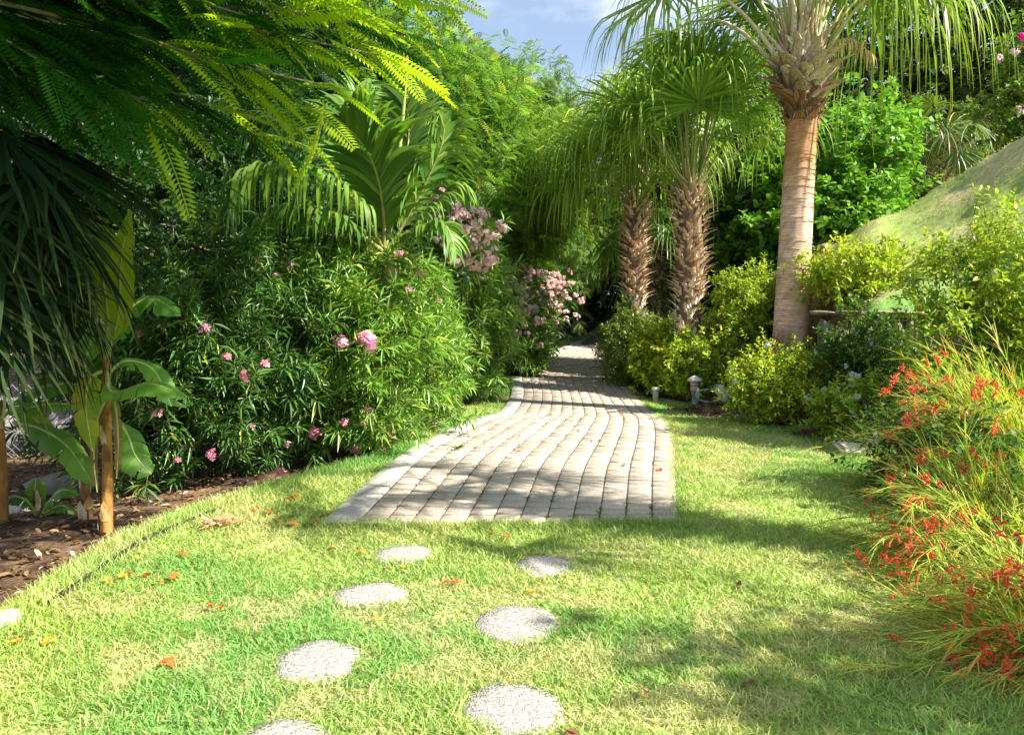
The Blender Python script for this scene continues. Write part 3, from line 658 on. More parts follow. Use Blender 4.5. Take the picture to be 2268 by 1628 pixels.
MAG = [cluster_mesh(79, 16, .10, .05, (.75, .02, .30))]
def flowers(root, meshes, pts, rng, scale=1, name='flower_cluster'):
    for p in pts:
        o = bpy.data.objects.new(name, meshes[rng.integers(len(meshes))]); COL.objects.link(o); o.parent = root
        o.location = np.asarray(p) - np.array(root.location); o.rotation_euler = rng.normal(0, .4, 3); s = scale * rng.uniform(.8, 1.2); o.scale = (s, s, s)
def shrub(name, label, cat, ells, seed, col, group=None, mat='leaf', stemn=14, stemr=.012, stemc=(.16, .12, .08), base=None, fl=None, **kw):
    rng = np.random.default_rng(seed)
    c = np.mean(np.array(ells)[:, :2], 0) if base is None else np.array(base)
    root = empty(name, (c[0], c[1], hz(*c)), label, cat, group); org = np.array(root.location)
    st = MB(); limbs(st, rng, org, ells, stemn, stemr, stemc)
    mb = MB(); P, D, L = foliage(mb, rng, ells, col=col, stems=st, **kw)
    mb.build('foliage', M[mat], root, origin=org); st.build('stems', M['bark'], root, origin=org)
    if fl:
        meshes, num, sc = fl; k = rng.choice(len(P), len(P), replace=False)
        front = [i for i in k if D[i][1] < .35 and (D[i] @ nrm(np.array([0, 0, CH]) - P[i])) > -.1][:num]
        flowers(root, meshes, [P[i] + D[i] * (L[i] + .03) for i in front], rng, sc)
    return root, P, D, L
OG = 'oleander bushes along the left side of the path'
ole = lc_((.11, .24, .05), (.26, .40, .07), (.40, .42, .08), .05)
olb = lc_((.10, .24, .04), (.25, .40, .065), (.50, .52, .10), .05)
ole_shade = lc_((.04, .12, .03), (.12, .23, .05), (.3, .36, .08), .03)  # oleander greens darkened to stand for shade
def snap(P, pts, rad=.022):
    out = []; u = P[:, 0] / P[:, 1]; v = (P[:, 2] - CH) / P[:, 1]
    for px, py in pts:
        a = at(px, py, 1.0); dd = np.hypot(u - a[0], v - (a[2] - CH)); k = dd < rad
        y = P[k, 1].min() - .06 if k.any() else P[np.argmin(dd), 1]
        out.append(at(px, py, y))
    return out
def blobs(root, P, bl, sc):
    r = np.random.default_rng(len(P)); pts = []
    for x, y, sx, sy, n in bl: pts += list(zip(r.normal(x, sx, n), r.normal(y, sy, n)))
    flowers(root, PALE, snap(P, pts, .012), r, sc)
# near oleander, two masses: one with shade put into its greens, one in full green
r_, P, D, L = shrub('oleander_bush', 'large dark oleander with scattered pink blossoms behind the banana stems', 'bush', [(-3.3, 7.5, .75, 1.0, .8, 1.1), (-2.7, 8.0, 1.2, 1.0, .8, 1.2), (-3.9, 8.2, 1.3, .9, .8, 1.2)], 101, ole_shade, OG, 'gloss', 26, .012, nclump=360, lump=.34, nshoot=5, nleaf=15, slen=.17, ll=.15, lw=.021, ang=58, droop=.2, cspread=.1)
rng = np.random.default_rng(5)
flowers(r_, PINK, snap(P, [(472, 1005), (545, 830), (695, 960)]), rng, 1.35)
flowers(r_, PINKS, snap(P, [(305, 738), (452, 730), (440, 915), (558, 945), (390, 1015), (635, 985), (190, 1050), (585, 810), (230, 850), (215, 895), (295, 1005), (500, 790), (345, 915), (620, 1040)]), rng, 1.6)
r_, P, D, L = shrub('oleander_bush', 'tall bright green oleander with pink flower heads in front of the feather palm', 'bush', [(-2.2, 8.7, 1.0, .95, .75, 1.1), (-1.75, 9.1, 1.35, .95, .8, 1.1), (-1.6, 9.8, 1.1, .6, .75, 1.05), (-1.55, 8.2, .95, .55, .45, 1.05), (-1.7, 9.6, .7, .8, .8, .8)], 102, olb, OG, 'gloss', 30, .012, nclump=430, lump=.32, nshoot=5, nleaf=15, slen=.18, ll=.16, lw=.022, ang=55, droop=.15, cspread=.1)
flowers(r_, PINK, snap(P, [(755, 757), (803, 748), (825, 765), (697, 720), (785, 990), (815, 752)]), rng, 1.6)
flowers(r_, PINKS, snap(P, [(930, 605), (970, 665), (600, 690), (905, 640), (640, 590), (610, 610), (800, 935), (815, 905), (760, 935), (720, 1000), (590, 695), (880, 560)]), rng, 1.7)
shrub('oleander_bush', 'bright oleander mound spilling onto the verge behind the near pink one', 'bush', [(-1.65, 11.6, 1.0, .7, 1.0, 1.15), (-1.45, 12.3, .7, .55, .9, .8)], 103, olb, OG, 'gloss', 20, .012, nclump=330, nshoot=5, nleaf=12, slen=.18, ll=.17, lw=.026, ang=55, cspread=.12, fl=(PINKS, 7, 1.3))
r_, P, D, L = shrub('oleander_bush', 'tallest oleander with pale pink sprays high against the hedge trees', 'bush', [(-1.0, 14.2, 2.0, .95, 1.2, 1.5), (-.8, 14.6, 1.2, .7, 1.2, 1.3), (-1.1, 13.4, 2.9, .65, .6, .85)], 104, ole, OG, 'gloss', 24, .014, nclump=420, nshoot=5, nleaf=11, slen=.2, ll=.19, lw=.032, ang=55, cspread=.13, fl=None)
blobs(r_, P, [(1005, 462, 22, 22, 16), (1045, 520, 22, 22, 14), (1085, 545, 16, 22, 14), (1035, 578, 16, 12, 8), (985, 445, 20, 15, 5), (1000, 530, 30, 30, 5)], 1.35)
r_, P, D, L = shrub('oleander_bush', 'rounded oleander dotted with pale pink flowers where the path begins to bend', 'bush', [(-.1, 18.9, 1.1, 1.0, 1.2, 1.3), (.1, 18.0, .7, .65, .8, .7)], 105, ole, OG, 'gloss', 20, .014, nclump=330, nshoot=5, nleaf=9, slen=.24, ll=.22, lw=.04, ang=55, cspread=.15, fl=None)
blobs(r_, P, [(1145, 640, 22, 20, 20), (1180, 660, 22, 30, 22), (1125, 660, 16, 30, 10), (1160, 720, 30, 30, 8), (1100, 680, 18, 30, 8)], 1.3)
r_, P, D, L = shrub('oleander_bush', 'farthest oleander with whitish pink flowers beside the dark end of the path', 'bush', [(-.1, 22.0, 1.5, 1.0, 1.3, 1.2), (.45, 23.6, 1.8, .9, 1.0, 1.0)], 106, lc_((.05, .13, .025), (.13, .24, .04)), OG, 'gloss', 18, .014, nclump=300, nshoot=5, nleaf=8, slen=.26, ll=.24, lw=.05, ang=55, cspread=.16, fl=None)

blobs(r_, P, [(1232, 630, 22, 18, 26), (1250, 668, 16, 16, 12), (1200, 655, 20, 25, 14), (1220, 700, 25, 25, 8)], 1.5)

yg = lc_((.18, .31, .035), (.42, .50, .06), (.50, .46, .06), .08)
yg2 = lc_((.26, .40, .03), (.50, .56, .06), (.55, .48, .05), .08)
SG = 'yellow green garden shrubs right of the path'
kwS = dict(nshoot=6, nleaf=8, slen=.14, ll=.055, lw=.03, tmpl=BROAD, ang=60, cspread=.09)
shrub('garden_shrub', 'fine leaved olive green shrub overhanging the path under the left palm', 'shrub', [(2.75, 16.6, .75, .75, .8, .85)], 201, lc_((.09, .17, .03), (.22, .28, .05)), SG, stemn=14, fl=(BLUE, 5, 1.5), nclump=260, **{**kwS, 'll': .07, 'lw': .03})
shrub('garden_shrub', 'bright lime green shrub at the foot of the shaggy middle palm', 'shrub', [(3.1, 15.2, .62, .55, .4, .6), (3.5, 14.45, .5, .5, .28, .5)], 202, yg2, SG, stemn=18, nclump=260, **{**kwS, 'll': .10, 'lw': .05})
shrub('garden_shrub', 'leafy shrub filling the gap between the middle palm and the ringed trunk', 'shrub', [(4.5, 14.6, 1.4, .62, .6, 1.0), (4.45, 14.6, .7, .55, .5, .7)], 203, yg, SG, stemn=20, nclump=420, **{**kwS, 'll': .065})
shrub('garden_shrub', 'low shrub with bare lower twigs behind the garden light', 'shrub', [(4.1, 14.1, .55, .6, .35, .55)], 204, yg, SG, stemn=18, nclump=150, **{**kwS, 'll': .07})
shrub('plumbago_shrub', 'rounded light green shrub with pale blue flowers below the ringed palm trunk', 'shrub', [(3.65, 10.5, .5, .55, .45, .48), (4.15, 10.6, .55, .5, .45, .46)], 205, yg2, SG, stemn=22, nclump=360, fl=(BLUE, 14, 1.6), **{**kwS, 'll': .05, 'lw': .024})
shrub('garden_shrub', 'darker shrub growing against the left end of the stone wall', 'shrub', [(4.75, 10.15, 1.0, .5, .3, .62), (5.0, 9.9, .6, .6, .4, .5)], 206, lc_((.05, .13, .02), (.13, .22, .03)), SG, stemn=12, nclump=260, fl=(BLUE, 6, 1.3), **kwS)
shrub('plumbago_shrub', 'low spreading plumbago with pale flowers beside the flat lamp on the lawn', 'shrub', [(4.35, 9.25, .3, .5, .35, .38)], 207, yg, SG, stemn=10, nclump=120, fl=(BLUE, 12, 1.5), **kwS)
shrub('garden_shrub', 'thin yellow green shrub on the bank above the stone wall', 'shrub', [(5.2, 11.3, 2.2, .7, .4, .36), (5.9, 11.2, 2.1, .7, .4, .35), (4.9, 11.6, 2.0, .5, .4, .4)], 208, yg2, SG, stemn=22, nclump=150, **{**kwS, 'll': .075, 'lw': .035})
shrub('garden_shrub', 'big sprawling yellow green shrub at the right edge above the red flowered bush', 'shrub', [(5.7, 8.6, 1.95, .9, .7, .75), (5.2, 8.4, 1.2, .7, .6, .8), (5.9, 8.0, 1.0, .8, .7, .9), (5.0, 8.6, 2.0, .5, .4, .3)], 209, yg, SG, stemn=34, nclump=400, lump=.32, fl=(BLUE, 7, 1.5), **{**kwS, 'll': .07, 'lw': .032, 'slen': .2})
shrub('garden_shrub', 'small dark leafy shrub tucked under the red flowered bush beside the lawn', 'shrub', [(3.6, 6.5, .3, .45, .45, .4), (3.6, 5.8, .3, .4, .5, .4)], 210, lc_((.04, .11, .02), (.1, .18, .03)), SG, stemn=10, nclump=150, **kwS)
r_, P, D, L = shrub('bougainvillea', 'bougainvillea with pale pink bracts on top of the grassy hill', 'bush', [(9.3, 13.9, 5.2, .7, .6, .65), (9.7, 14.1, 6.0, .6, .6, .8)], 211, lc_((.08, .17, .03), (.22, .3, .05)), stemn=14, nclump=170, fl=(BOUG, 26, 1.0), **{**kwS, 'll': .08, 'lw': .05})
flowers(r_, MAG, [at(2263, 82, 13.5), at(2275, 95, 13.5)], rng, .8)

# trees
def pin_template(npair, pw, pl, arch, stem=.012):
    V = []; Fq = []
    f = np.linspace(.06, .98, npair); yy = f; zz = -arch * f ** 2
    for k in range(npair):
        l_ = pl * math.sin(PI * (.12 + .8 * f[k])) ** .6
        for s in (-1, 1):
            b = len(V); y0, z0 = yy[k], zz[k]; tip = (s * l_, y0 + l_ * .32, z0 - l_ * .22); mid = .55
            V += [(0, y0 - pw / 2, z0), (s * l_ * mid, y0 + l_ * .18 - pw * .6, z0 + l_ * .02), tip, (s * l_ * mid, y0 + l_ * .18 + pw * .6, z0 + l_ * .02)]
            Fq.append((b, b + 1, b + 2, b + 3))
    m = 5
    for k in range(m + 1): V += [(-stem / 2, k / m, -arch * (k / m) ** 2), (stem / 2, k / m, -arch * (k / m) ** 2)]
    b = npair * 8
    for k in range(m): Fq.append((b + 2 * k, b + 2 * k + 1, b + 2 * k + 3, b + 2 * k + 2))
    return np.array(V, float), np.array(Fq)
PIN9 = pin_template(7, .10, .30, .25, .02); PIN24 = pin_template(20, .044, .17, .22)
def tree(name, label, ells, seed, col, trunk_xy, tr=.16, nlimb=10, group=None, mat='leaf', barkc=(.18, .13, .09), **kw):
    rng = np.random.default_rng(seed); x, y = trunk_xy; root = empty(name, (x, y, hz(x, y)), label, 'tree', group); org = np.array(root.location)
    cz = np.mean([e[2] for e in ells]); t = MB()
    cx_, cy_ = np.mean([e[0] for e in ells]), np.mean([e[1] for e in ells]); fk = org + np.array([(cx_ - x) * .3, (cy_ - y) * .3, (cz - org[2]) * .45])
    tube(t, catmull([org - np.array([0, 0, .3]), org + np.array([.05, 0, .4]), (org + fk) / 2 + .06, fk], 12), np.linspace(tr * 1.3, tr * .75, 12), 10, barkc)
    limbs(t, rng, fk, ells, nlimb, tr * .45, barkc, 6, .35); t.build('trunk', M['bark'], root, smooth=True, origin=org)
    mb = MB(); foliage(mb, rng, ells, col=col, **kw); mb.build('crown', M[mat], root, origin=org); return root
TG = 'trees behind the oleanders'
kwT = dict(nshoot=6, nleaf=6, slen=.3, ll=.30, lw=.30, tmpl=PIN9, ang=60, cspread=.3, droop=.3, lump=.28)
fe = lc_((.07, .18, .035), (.19, .31, .06), (.32, .36, .07), .05)
tree('feathery_tree', 'tall feathery light green tree rising behind the feather palm', [(-2.2, 16.2, 5.9, 1.4, 1.3, 1.6), (-3.2, 16.4, 5.6, 1.9, 1.5, 2.5), (-1.1, 16.8, 4.6, 1.2, 1.3, 1.9), (-2.5, 16, 3.6, 2.2, 1.3, 1.6), (-3.9, 17, 7.6, 1.4, 1.3, 1.0)], 301, fe, (-2.5, 17), group=TG, nclump=420, mat='feather', **kwT)
tree('feathery_tree', 'yellowish feathery tree beside the path bend with drooping sprays', [(-.35, 19.5, 5.0, 1.3, 1.4, 2.2), (.5, 20.6, 4.6, 1.1, 1.2, 1.6), (-1.1, 19.3, 6.6, 1.0, 1.2, 1.3)], 302, lc_((.10, .22, .04), (.24, .36, .06)), (-.9, 20), group=TG, nclump=330, mat='feather', **kwT)
tree('leafy_tree', 'rounded grey green tree standing out against the sky in the middle distance', [(.7, 27, 5.6, 1.7, 1.6, 3.4), (1.5, 26, 4.0, 1.5, 1.5, 2.2), (.9, 27, 8.9, .8, .9, 1.5), (-.4, 27, 7.8, .9, .9, 1.7)], 303, lc_((.10, .20, .05), (.22, .32, .09)), (.6, 27.4), group=TG, nclump=430, **{**kwT, 'll': .3, 'lw': .26})
tree('leafy_tree', 'dark leafy tree behind the near oleander on the left', [(-4.2, 12.2, 2.9, 2.0, 1.4, 2.0), (-2.9, 12.8, 2.4, 1.6, 1.2, 1.9), (-5.5, 12, 2.5, 1.6, 1.2, 2.0)], 304, lc_((.02, .06, .015), (.06, .12, .03)), (-4, 13), group=TG, nclump=420, **{**kwT, 'll': .14, 'lw': .05, 'tmpl': LEAF, 'nleaf': 12})  # leaf greens deepened to carry the shadow behind the oleander
tree('leafy_tree', 'tall dark tree behind the poinciana leaves at the upper left', [(-6.5, 14.5, 6.5, 2.6, 1.8, 3.4), (-4.6, 14.5, 6.0, 1.8, 1.6, 2.8), (-8.5, 13.5, 4.5, 2.2, 1.8, 3.5)], 305, lc_((.02, .06, .015), (.05, .11, .025)), (-6, 15), group=TG, nclump=420, **{**kwT, 'll': .3, 'lw': .26})  # upper left shadow put into these dark leaf greens
tree('leafy_tree', 'tree in the shade over the far end of the path', [(3.2, 31.5, 5.0, 2.6, 2.0, 2.2), (5.6, 27.5, 5.4, 2.2, 2.6, 1.6), (7.6, 30, 4.0, 1.8, 3.0, 2.4), (.6, 30.0, 3.6, 1.6, 1.6, 2.3), (5.6, 31, 5.2, 2.2, 1.8, 2.4), (-.4, 29, 2.2, 1.3, 1.2, 1.5), (7.4, 27.2, 5.6, 2.4, 2.4, 1.8)], 306, lc_((.012, .04, .015), (.035, .08, .025)), (.8, 31), group='trees closing the end of the path', nclump=800, **{**kwT, 'll': .34, 'lw': .28})  # greens darkened to paint the tunnel shade where sun still reaches
tree('leafy_tree', 'deep green tree closing the dark end of the path', [(4.5, 38.5, 4, 5.5, 2.0, 5.0), (0, 38, 5, 4.0, 2.0, 5.5), (9, 37, 5, 4.0, 2.0, 5.0), (5.5, 34.5, 1.7, 3.0, .8, 2.0)], 307, lc_((.008, .025, .01), (.02, .045, .015)), (4, 40), tr=.3, group='trees closing the end of the path', nclump=700, **{**kwT, 'll': .5, 'lw': .42})  # almost black leaf colour paints the gloom at the path end
RG = 'trees behind the palms on the right'
kwR = dict(nshoot=6, nleaf=9, slen=.28, ll=.14, lw=.10, tmpl=BROAD, ang=65, cspread=.2, droop=.1, lump=.22)
tree('round_leaved_tree', 'bright green round leaved tree above the grassy hill right of the ringed trunk', [(7.9, 17.6, 4.9, 1.5, 1.2, 1.5), (6.6, 17.4, 3.6, 1.4, 1.0, 1.3), (7.4, 17.3, 3.4, 1.8, 1.0, 1.0)], 311, lc_((.10, .26, .035), (.24, .42, .06)), (7.4, 18), group=RG, nclump=400, **kwR)
tree('round_leaved_tree', 'shaded round leaved tree seen between the middle palm and the ringed trunk', [(5.8, 18.8, 3.0, 1.6, 1.0, 2.0), (6.4, 18.6, 4.2, 1.0, 1.0, 1.0)], 312, lc_((.05, .15, .03), (.13, .26, .045)), (5.9, 19.4), group=RG, nclump=380, **kwR)
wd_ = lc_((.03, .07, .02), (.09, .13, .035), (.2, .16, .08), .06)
for i, (cx_, cy_, hh, lb) in enumerate([(9.8, 25.5, 11, 'tall dark olive tree directly behind the ringed palm'), (12.5, 23, 12, 'tall dark twiggy tree behind the small palm at the upper right'), (16.5, 22, 12, 'tall dark tree at the far right above the hill'), (8.0, 31, 12, 'dark tree seen through the crowns of the fan palms')]):
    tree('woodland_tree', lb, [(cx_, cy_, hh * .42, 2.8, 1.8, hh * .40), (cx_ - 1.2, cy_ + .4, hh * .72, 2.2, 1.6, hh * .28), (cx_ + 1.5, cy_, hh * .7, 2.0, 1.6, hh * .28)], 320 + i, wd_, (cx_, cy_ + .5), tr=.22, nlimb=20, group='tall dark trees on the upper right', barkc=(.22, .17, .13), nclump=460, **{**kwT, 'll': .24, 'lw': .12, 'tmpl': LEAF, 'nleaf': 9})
for i, (cx_, cy_, hh, lb) in enumerate([(-12, 22, 12, 'dark tree far behind the banana plants'), (-7, 27, 13, 'dark tree far behind the feathery tree'), (-3.5, 33, 10, 'distant tree beyond the feathery ones')]):
    tree('woodland_tree', lb, [(cx_, cy_, hh * .4, 3.2, 1.8, hh * .40), (cx_ + 1, cy_, hh * .72, 2.2, 1.6, hh * .22)], 330 + i, wd_, (cx_, cy_ + .5), tr=.22, nlimb=12, group='distant trees on the left', nclump=300, **{**kwT, 'll': .4, 'lw': .34})

tree('leafy_tree', 'small open tree behind the viewer on the right that dapples the lawn', [(6.3, .9, 4.3, .9, .7, .6), (7.2, .3, 4.6, .9, .8, .7)], 340, fe, (7.2, .3), tr=.08, nlimb=8, nclump=36, **{**kwT, 'll': .14, 'lw': .05, 'tmpl': LEAF, 'nleaf': 12})

tree('leafy_tree', 'broad shade tree spreading out of view over the upper left corner', [(-4.2, 4.2, 6.0, 3.0, 2.6, .6), (-6.5, 6.5, 5.6, 2.4, 2.2, 1.0)], 341, lc_((.03, .09, .02), (.08, .16, .03)), (-8.2, 3.5), tr=.2, nlimb=8, nclump=420, **{**kwT, 'll': .26, 'lw': .13, 'tmpl': BROAD, 'nleaf': 9})  # unseen crown added to cut sky light on the left

# ------------------------------------------------------------------ poinciana at the upper left
rng = np.random.default_rng(31)
pb = np.array([-5.6, 3.6, hz(-5.6, 3.6)]); root = empty('poinciana_tree', pb, 'poinciana tree with feathery yellow green leaves hanging across the upper left', 'tree')
br = MB(); fo = MB(); hub = np.array([-4.9, 3.9, 3.0])
tube(br, catmull([pb - (0, 0, .3), pb + (.1, .05, 1.2), hub], 12), np.linspace(.2, .13, 12), 10, (.25, .2, .15))
ends = [(850, 125, 5.6), (840, 60, 6.2), (720, 190, 5.2), (650, 240, 5.6), (560, 290, 6.0), (430, 250, 5.0), (300, 240, 4.6), (190, 190, 4.3), (260, 90, 4.6), (470, 90, 5.0), (110, 50, 4.4), (620, 60, 5.4), (400, 360, 6.2), (150, 330, 5.2), (520, 150, 4.8), (60, 200, 4.6), (330, 170, 5.6), (680, 110, 6.2), (40, 380, 5.4), (250, 430, 6.2), (770, 20, 5.4), (380, 20, 5), (950, -10, 6.4)]
LPp = []; LDd = []
for e in ends:
    E = at(*e); m1 = hub + (E - hub) * .35 + np.array([0, 0, .35]) + rng.normal(0, .12, 3); m2 = hub + (E - hub) * .72 + np.array([0, 0, .22]) + rng.normal(0, .1, 3)
    pts = catmull([hub, m1, m2, E], 20); tube(br, pts, np.linspace(.028, .005, 20), 6, (.22, .20, .12))
    T = nrm(np.gradient(pts, axis=0))
    for k in range(5, 20):
        for _ in range(1 + k % 2):
            LPp.append(pts[k] + rng.normal(0, .03, 3)); LDd.append(T[k] * .3 + np.array([.75, -.1, -.34]) + rng.normal(0, .3, 3))
cp, oo = crown_pts(rng, [(-1.6, 5.3, 4.9, 2.3, 1.7, .6), (-4.2, 4.4, 4.6, 2.0, 1.8, .9), (-3.6, 6.6, 4.6, 1.8, 1.2, .7), (-1.5, 3.5, 4.7, 1.8, 1.2, .6), (-3.2, 2.6, 4.3, 1.4, 1.2, .6), (-2.0, 6.9, 5.1, 1.4, 1.0, .45), (.7, 3.5, 4.9, 1.2, .8, .4), (-.7, 3.3, 4.6, 1.0, .9, .4)], 2300, .5)  # unseen canopy clumps added overhead to shade the left bed
for p, o in zip(cp, oo):
    LPp.append(p); LDd.append(np.array([.3, 0, -.15]) + rng.normal(0, .5, 3) * np.array([1, 1, .5]))
for e in [(-1.6, 5.3, 4.9), (-.2, 4.6, 5.1), (-4.2, 4.6, 4.7), (-3.6, 6.6, 4.5), (-.8, 5.8, 5), (-2.6, 4.6, 5)]:
    pts = catmull([hub, hub + (np.array(e) - hub) * .4 + (0, 0, .5), np.array(e)], 14); tube(br, pts, np.linspace(.07, .015, 14), 7, (.35, .3, .2))
LPp = np.array(LPp); LDd = np.array(LDd); n = len(LPp)
R, D, Nn = frames(LDd, rng, .5); L = rng.uniform(.3, .72, n)
c = leafcol(rng, n, (.015, .08, .012), (.06, .20, .02), (.36, .50, .03), .03)  # base greens set dark, as foliage in shade
sunlit_ = (LPp[:, 0] > -2.3) & (LPp[:, 1] < 6.6) & (rng.random(n) < .6); c[sunlit_] = np.array((.40, .56, .03)) * rng.uniform(.6, 1.1, (sunlit_.sum(), 1))  # leaves toward the right painted bright yellow to read as sunlit
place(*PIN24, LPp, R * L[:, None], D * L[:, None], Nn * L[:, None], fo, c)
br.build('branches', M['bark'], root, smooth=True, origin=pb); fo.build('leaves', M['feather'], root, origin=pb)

# ------------------------------------------------------------------ banana plants
def banana_leaf(root, ctrl, W, rng, c0, c1, tear=.12, tilt=0.0, droop=.35):
    n = 44; pts = catmull(ctrl, n); T = nrm(np.gradient(pts, axis=0)); mb = MB()
    tube(mb, pts, np.linspace(.016, .003, n), 6, (.34, .42, .12)); fr = mb.build('leaf', M['stem'], root, smooth=True); b = MB()
    upv = np.array([0, 0, 1.]) + tilt * np.array([0, -1., 0]); S = nrm(np.cross(T, upv)); Nn = nrm(np.cross(S, T))
    f = np.linspace(0, 1, n); w = W * np.interp(f, [0, .16, .3, .6, .85, 1], [.0, .12, .9, 1, .7, .04])
    for sd_ in (1, -1):
        st = 5; brk = 5
        while st < n - 1:
            en = min(n - 1, st + int(rng.integers(2, 7))); off = rng.normal(0, tear) ; dr = droop * rng.uniform(.6, 1.5)
            idx = np.arange(st, en + 1); rows = []
            for k, t in enumerate([0, .35, .7, 1.0]):
                dirv = S[idx] * sd_ + T[idx] * (.22 + off * t) + np.array([0, 0, -1.]) * dr * t * t + Nn[idx] * .18 * (1 - t)
                rows.append(pts[idx] + dirv * (w[idx] * t * (1 + rng.normal(0, .02)))[:, None])
            m = len(idx); V = np.concatenate(rows); q = [(r * m + j, r * m + j + 1, (r + 1) * m + j + 1, (r + 1) * m + j) for r in range(3) for j in range(m - 1)]
            cc = np.array(c0) + (np.array(c1) - np.array(c0)) * rng.random()
            b.add(V, q, cc); st = en
    b.build('leaf_blade', M['banana'], fr, smooth=True)
def banana(label, basepx, stempts, leaves, rs, seed, stemc=(.34, .17, .045)):
    rng = np.random.default_rng(seed); b0 = np.array(basepx, float); root = empty('banana_plant', b0, label, 'banana plant', 'banana plants in the shaded bed')
    mb = MB(); pts = catmull([np.array(s) - b0 for s in stempts], 26); n = 26
    tube(mb, pts, rs * np.linspace(1.2, .62, n), 14, stemc)
    T = pts
    for k in range(0, 24, 2):   # papery dry sheaths
        a = rng.uniform(0, 2 * PI); p = pts[k]; m = 5; an = a + np.linspace(0, 1.5, m); r = rs * (1.28 - .55 * k / n); hgt = rng.uniform(.08, .2)
        lo = np.stack([p[0] + r * np.cos(an), p[1] + r * np.sin(an), np.full(m, p[2])], 1); hi = np.stack([p[0] + (r + .01) * np.cos(an), p[1] + (r + .01) * np.sin(an), p[2] + hgt * np.array([.3, .8, 1, .7, .4])], 1)
        mb.add(np.concatenate([lo, hi]), [(j, j + 1, m + j + 1, m + j) for j in range(m - 1)], [(.62, .48, .30), (.20, .11, .05), (.42, .28, .1)][k % 3])
    mb.build('stem', M['bark'], root, smooth=True)
    for (ctrl, W, c, kw) in leaves:
        banana_leaf(root, [at(*p) - b0 for p in ctrl], W, rng, *c, **kw)
gr = ((.12, .30, .05), (.20, .42, .07)); yl = ((.26, .38, .04), (.42, .46, .05)); dk = ((.05, .14, .03), (.1, .2, .04)); br_ = ((.25, .15, .07), (.42, .28, .15))
bx = at(237, 1205, 5.6); bx[2] = hz(bx[0], 5.6)
banana('tallest banana plant with an orange brown stem and upright yellow green leaves', bx, [bx, at(238, 1050, 5.6), at(236, 900, 5.6), at(232, 790, 5.6)], [
    ([(232, 810, 5.6), (238, 700, 5.6), (215, 560, 5.7), (180, 450, 5.8)], .19, yl, dict(tilt=1, tear=.06, droop=.1)),
    ([(232, 800, 5.6), (262, 700, 5.5), (268, 580, 5.4), (290, 460, 5.3)], .13, yl, dict(tilt=1, tear=.08, droop=.2)),
    ([(235, 820, 5.6), (250, 870, 5.4), (330, 850, 5.3), (420, 880, 5.3)], .12, gr, dict(tilt=.3)),
    ([(235, 900, 5.6), (280, 960, 5.7), (300, 1010, 5.7), (335, 1050, 5.7)], .12, gr, dict(tilt=.6)),
    ([(230, 820, 5.6), (200, 840, 5.5), (190, 900, 5.4), (205, 1000, 5.4)], .10, yl, dict(tilt=1, droop=.1)),
    ([(236, 870, 5.6), (255, 900, 5.5), (262, 980, 5.5), (258, 1060, 5.5)], .035, br_, dict(tilt=1, droop=.5, tear=.3)), ([(234, 880, 5.6), (215, 930, 5.5), (208, 1010, 5.5), (215, 1090, 5.5)], .03, br_, dict(tilt=1, droop=.5, tear=.3)),
    ([(235, 830, 5.6), (280, 800, 5.7), (340, 820, 5.8), (380, 900, 5.8)], .12, gr, dict(tilt=.5, tear=.2)), ([(235, 820, 5.6), (260, 720, 5.8), (330, 660, 5.9), (400, 700, 5.9)], .13, gr, dict(tilt=.5, tear=.2))], .038, 61)
bx = at(192, 1170, 6.1); bx[2] = hz(bx[0], 6.1)
banana('banana plant with a dark shaded stem and green leaves reaching left', bx, [bx, at(190, 1050, 6.1), at(188, 930, 6.1), at(180, 840, 6.1)], [
    ([(182, 860, 6.1), (150, 850, 6), (90, 860, 5.9), (30, 890, 5.8)], .13, gr, dict(tilt=.4, tear=.22)),
    ([(185, 910, 6.1), (140, 895, 5.9), (80, 900, 5.7), (30, 915, 5.6)], .11, gr, dict(tilt=.8, droop=.2)),
    ([(30, 935, 6.0), (90, 950, 5.9), (150, 990, 5.8), (208, 1075, 5.8)], .11, gr, dict(tilt=.9, tear=.2)),
    ([(182, 850, 6.1), (200, 760, 6.2), (240, 690, 6.3), (300, 640, 6.4)], .14, gr, dict(tilt=.9)),
    ([(186, 870, 6.1), (200, 930, 6.0), (206, 1000, 6.0), (200, 1090, 6.0)], .04, br_, dict(tilt=1, droop=.5, tear=.3)),
    ([(180, 850, 6.1), (150, 770, 6.3), (120, 700, 6.5), (60, 660, 6.6)], .15, dk, dict(tilt=.9))], .042, 62, (.12, .07, .03))
bx = at(5, 1165, 6.2); bx[2] = hz(bx[0], 6.2)
banana('banana plant with a pale stem cut by the left edge', bx, [bx, at(4, 1050, 6.2), at(0, 960, 6.2), at(-4, 900, 6.2)], [
    ([(0, 930, 6.2), (40, 900, 6.1), (90, 940, 6), (120, 960, 6)], .09, yl, dict(tilt=.5)), ([(0, 920, 6.2), (-60, 850, 6.1), (-120, 860, 6)], .1, gr, {})], .042, 63)
bx = at(85, 1160, 6.4); bx[2] = hz(bx[0], 6.4)
banana('small young banana plant with short broad leaves', bx, [bx, at(86, 1135, 6.4), at(86, 1120, 6.4), at(86, 1110, 6.4)], [
    ([(84, 1150, 6.4), (80, 1120, 6.4), (78, 1090, 6.4), (80, 1060, 6.5)], .10, gr, dict(tilt=1, tear=.03, droop=.05)),
    ([(88, 1150, 6.4), (110, 1110, 6.3), (140, 1085, 6.3), (175, 1095, 6.3)], .07, gr, dict(tilt=.6)), ([(86, 1150, 6.4), (110, 1130, 6.3), (140, 1120, 6.3), (168, 1140, 6.3)], .06, gr, dict(tilt=.5)), ([(86, 1150, 6.4), (60, 1110, 6.3), (30, 1100, 6.3), (0, 1115, 6.3)], .07, dk, dict(tilt=.5))], .03, 64)

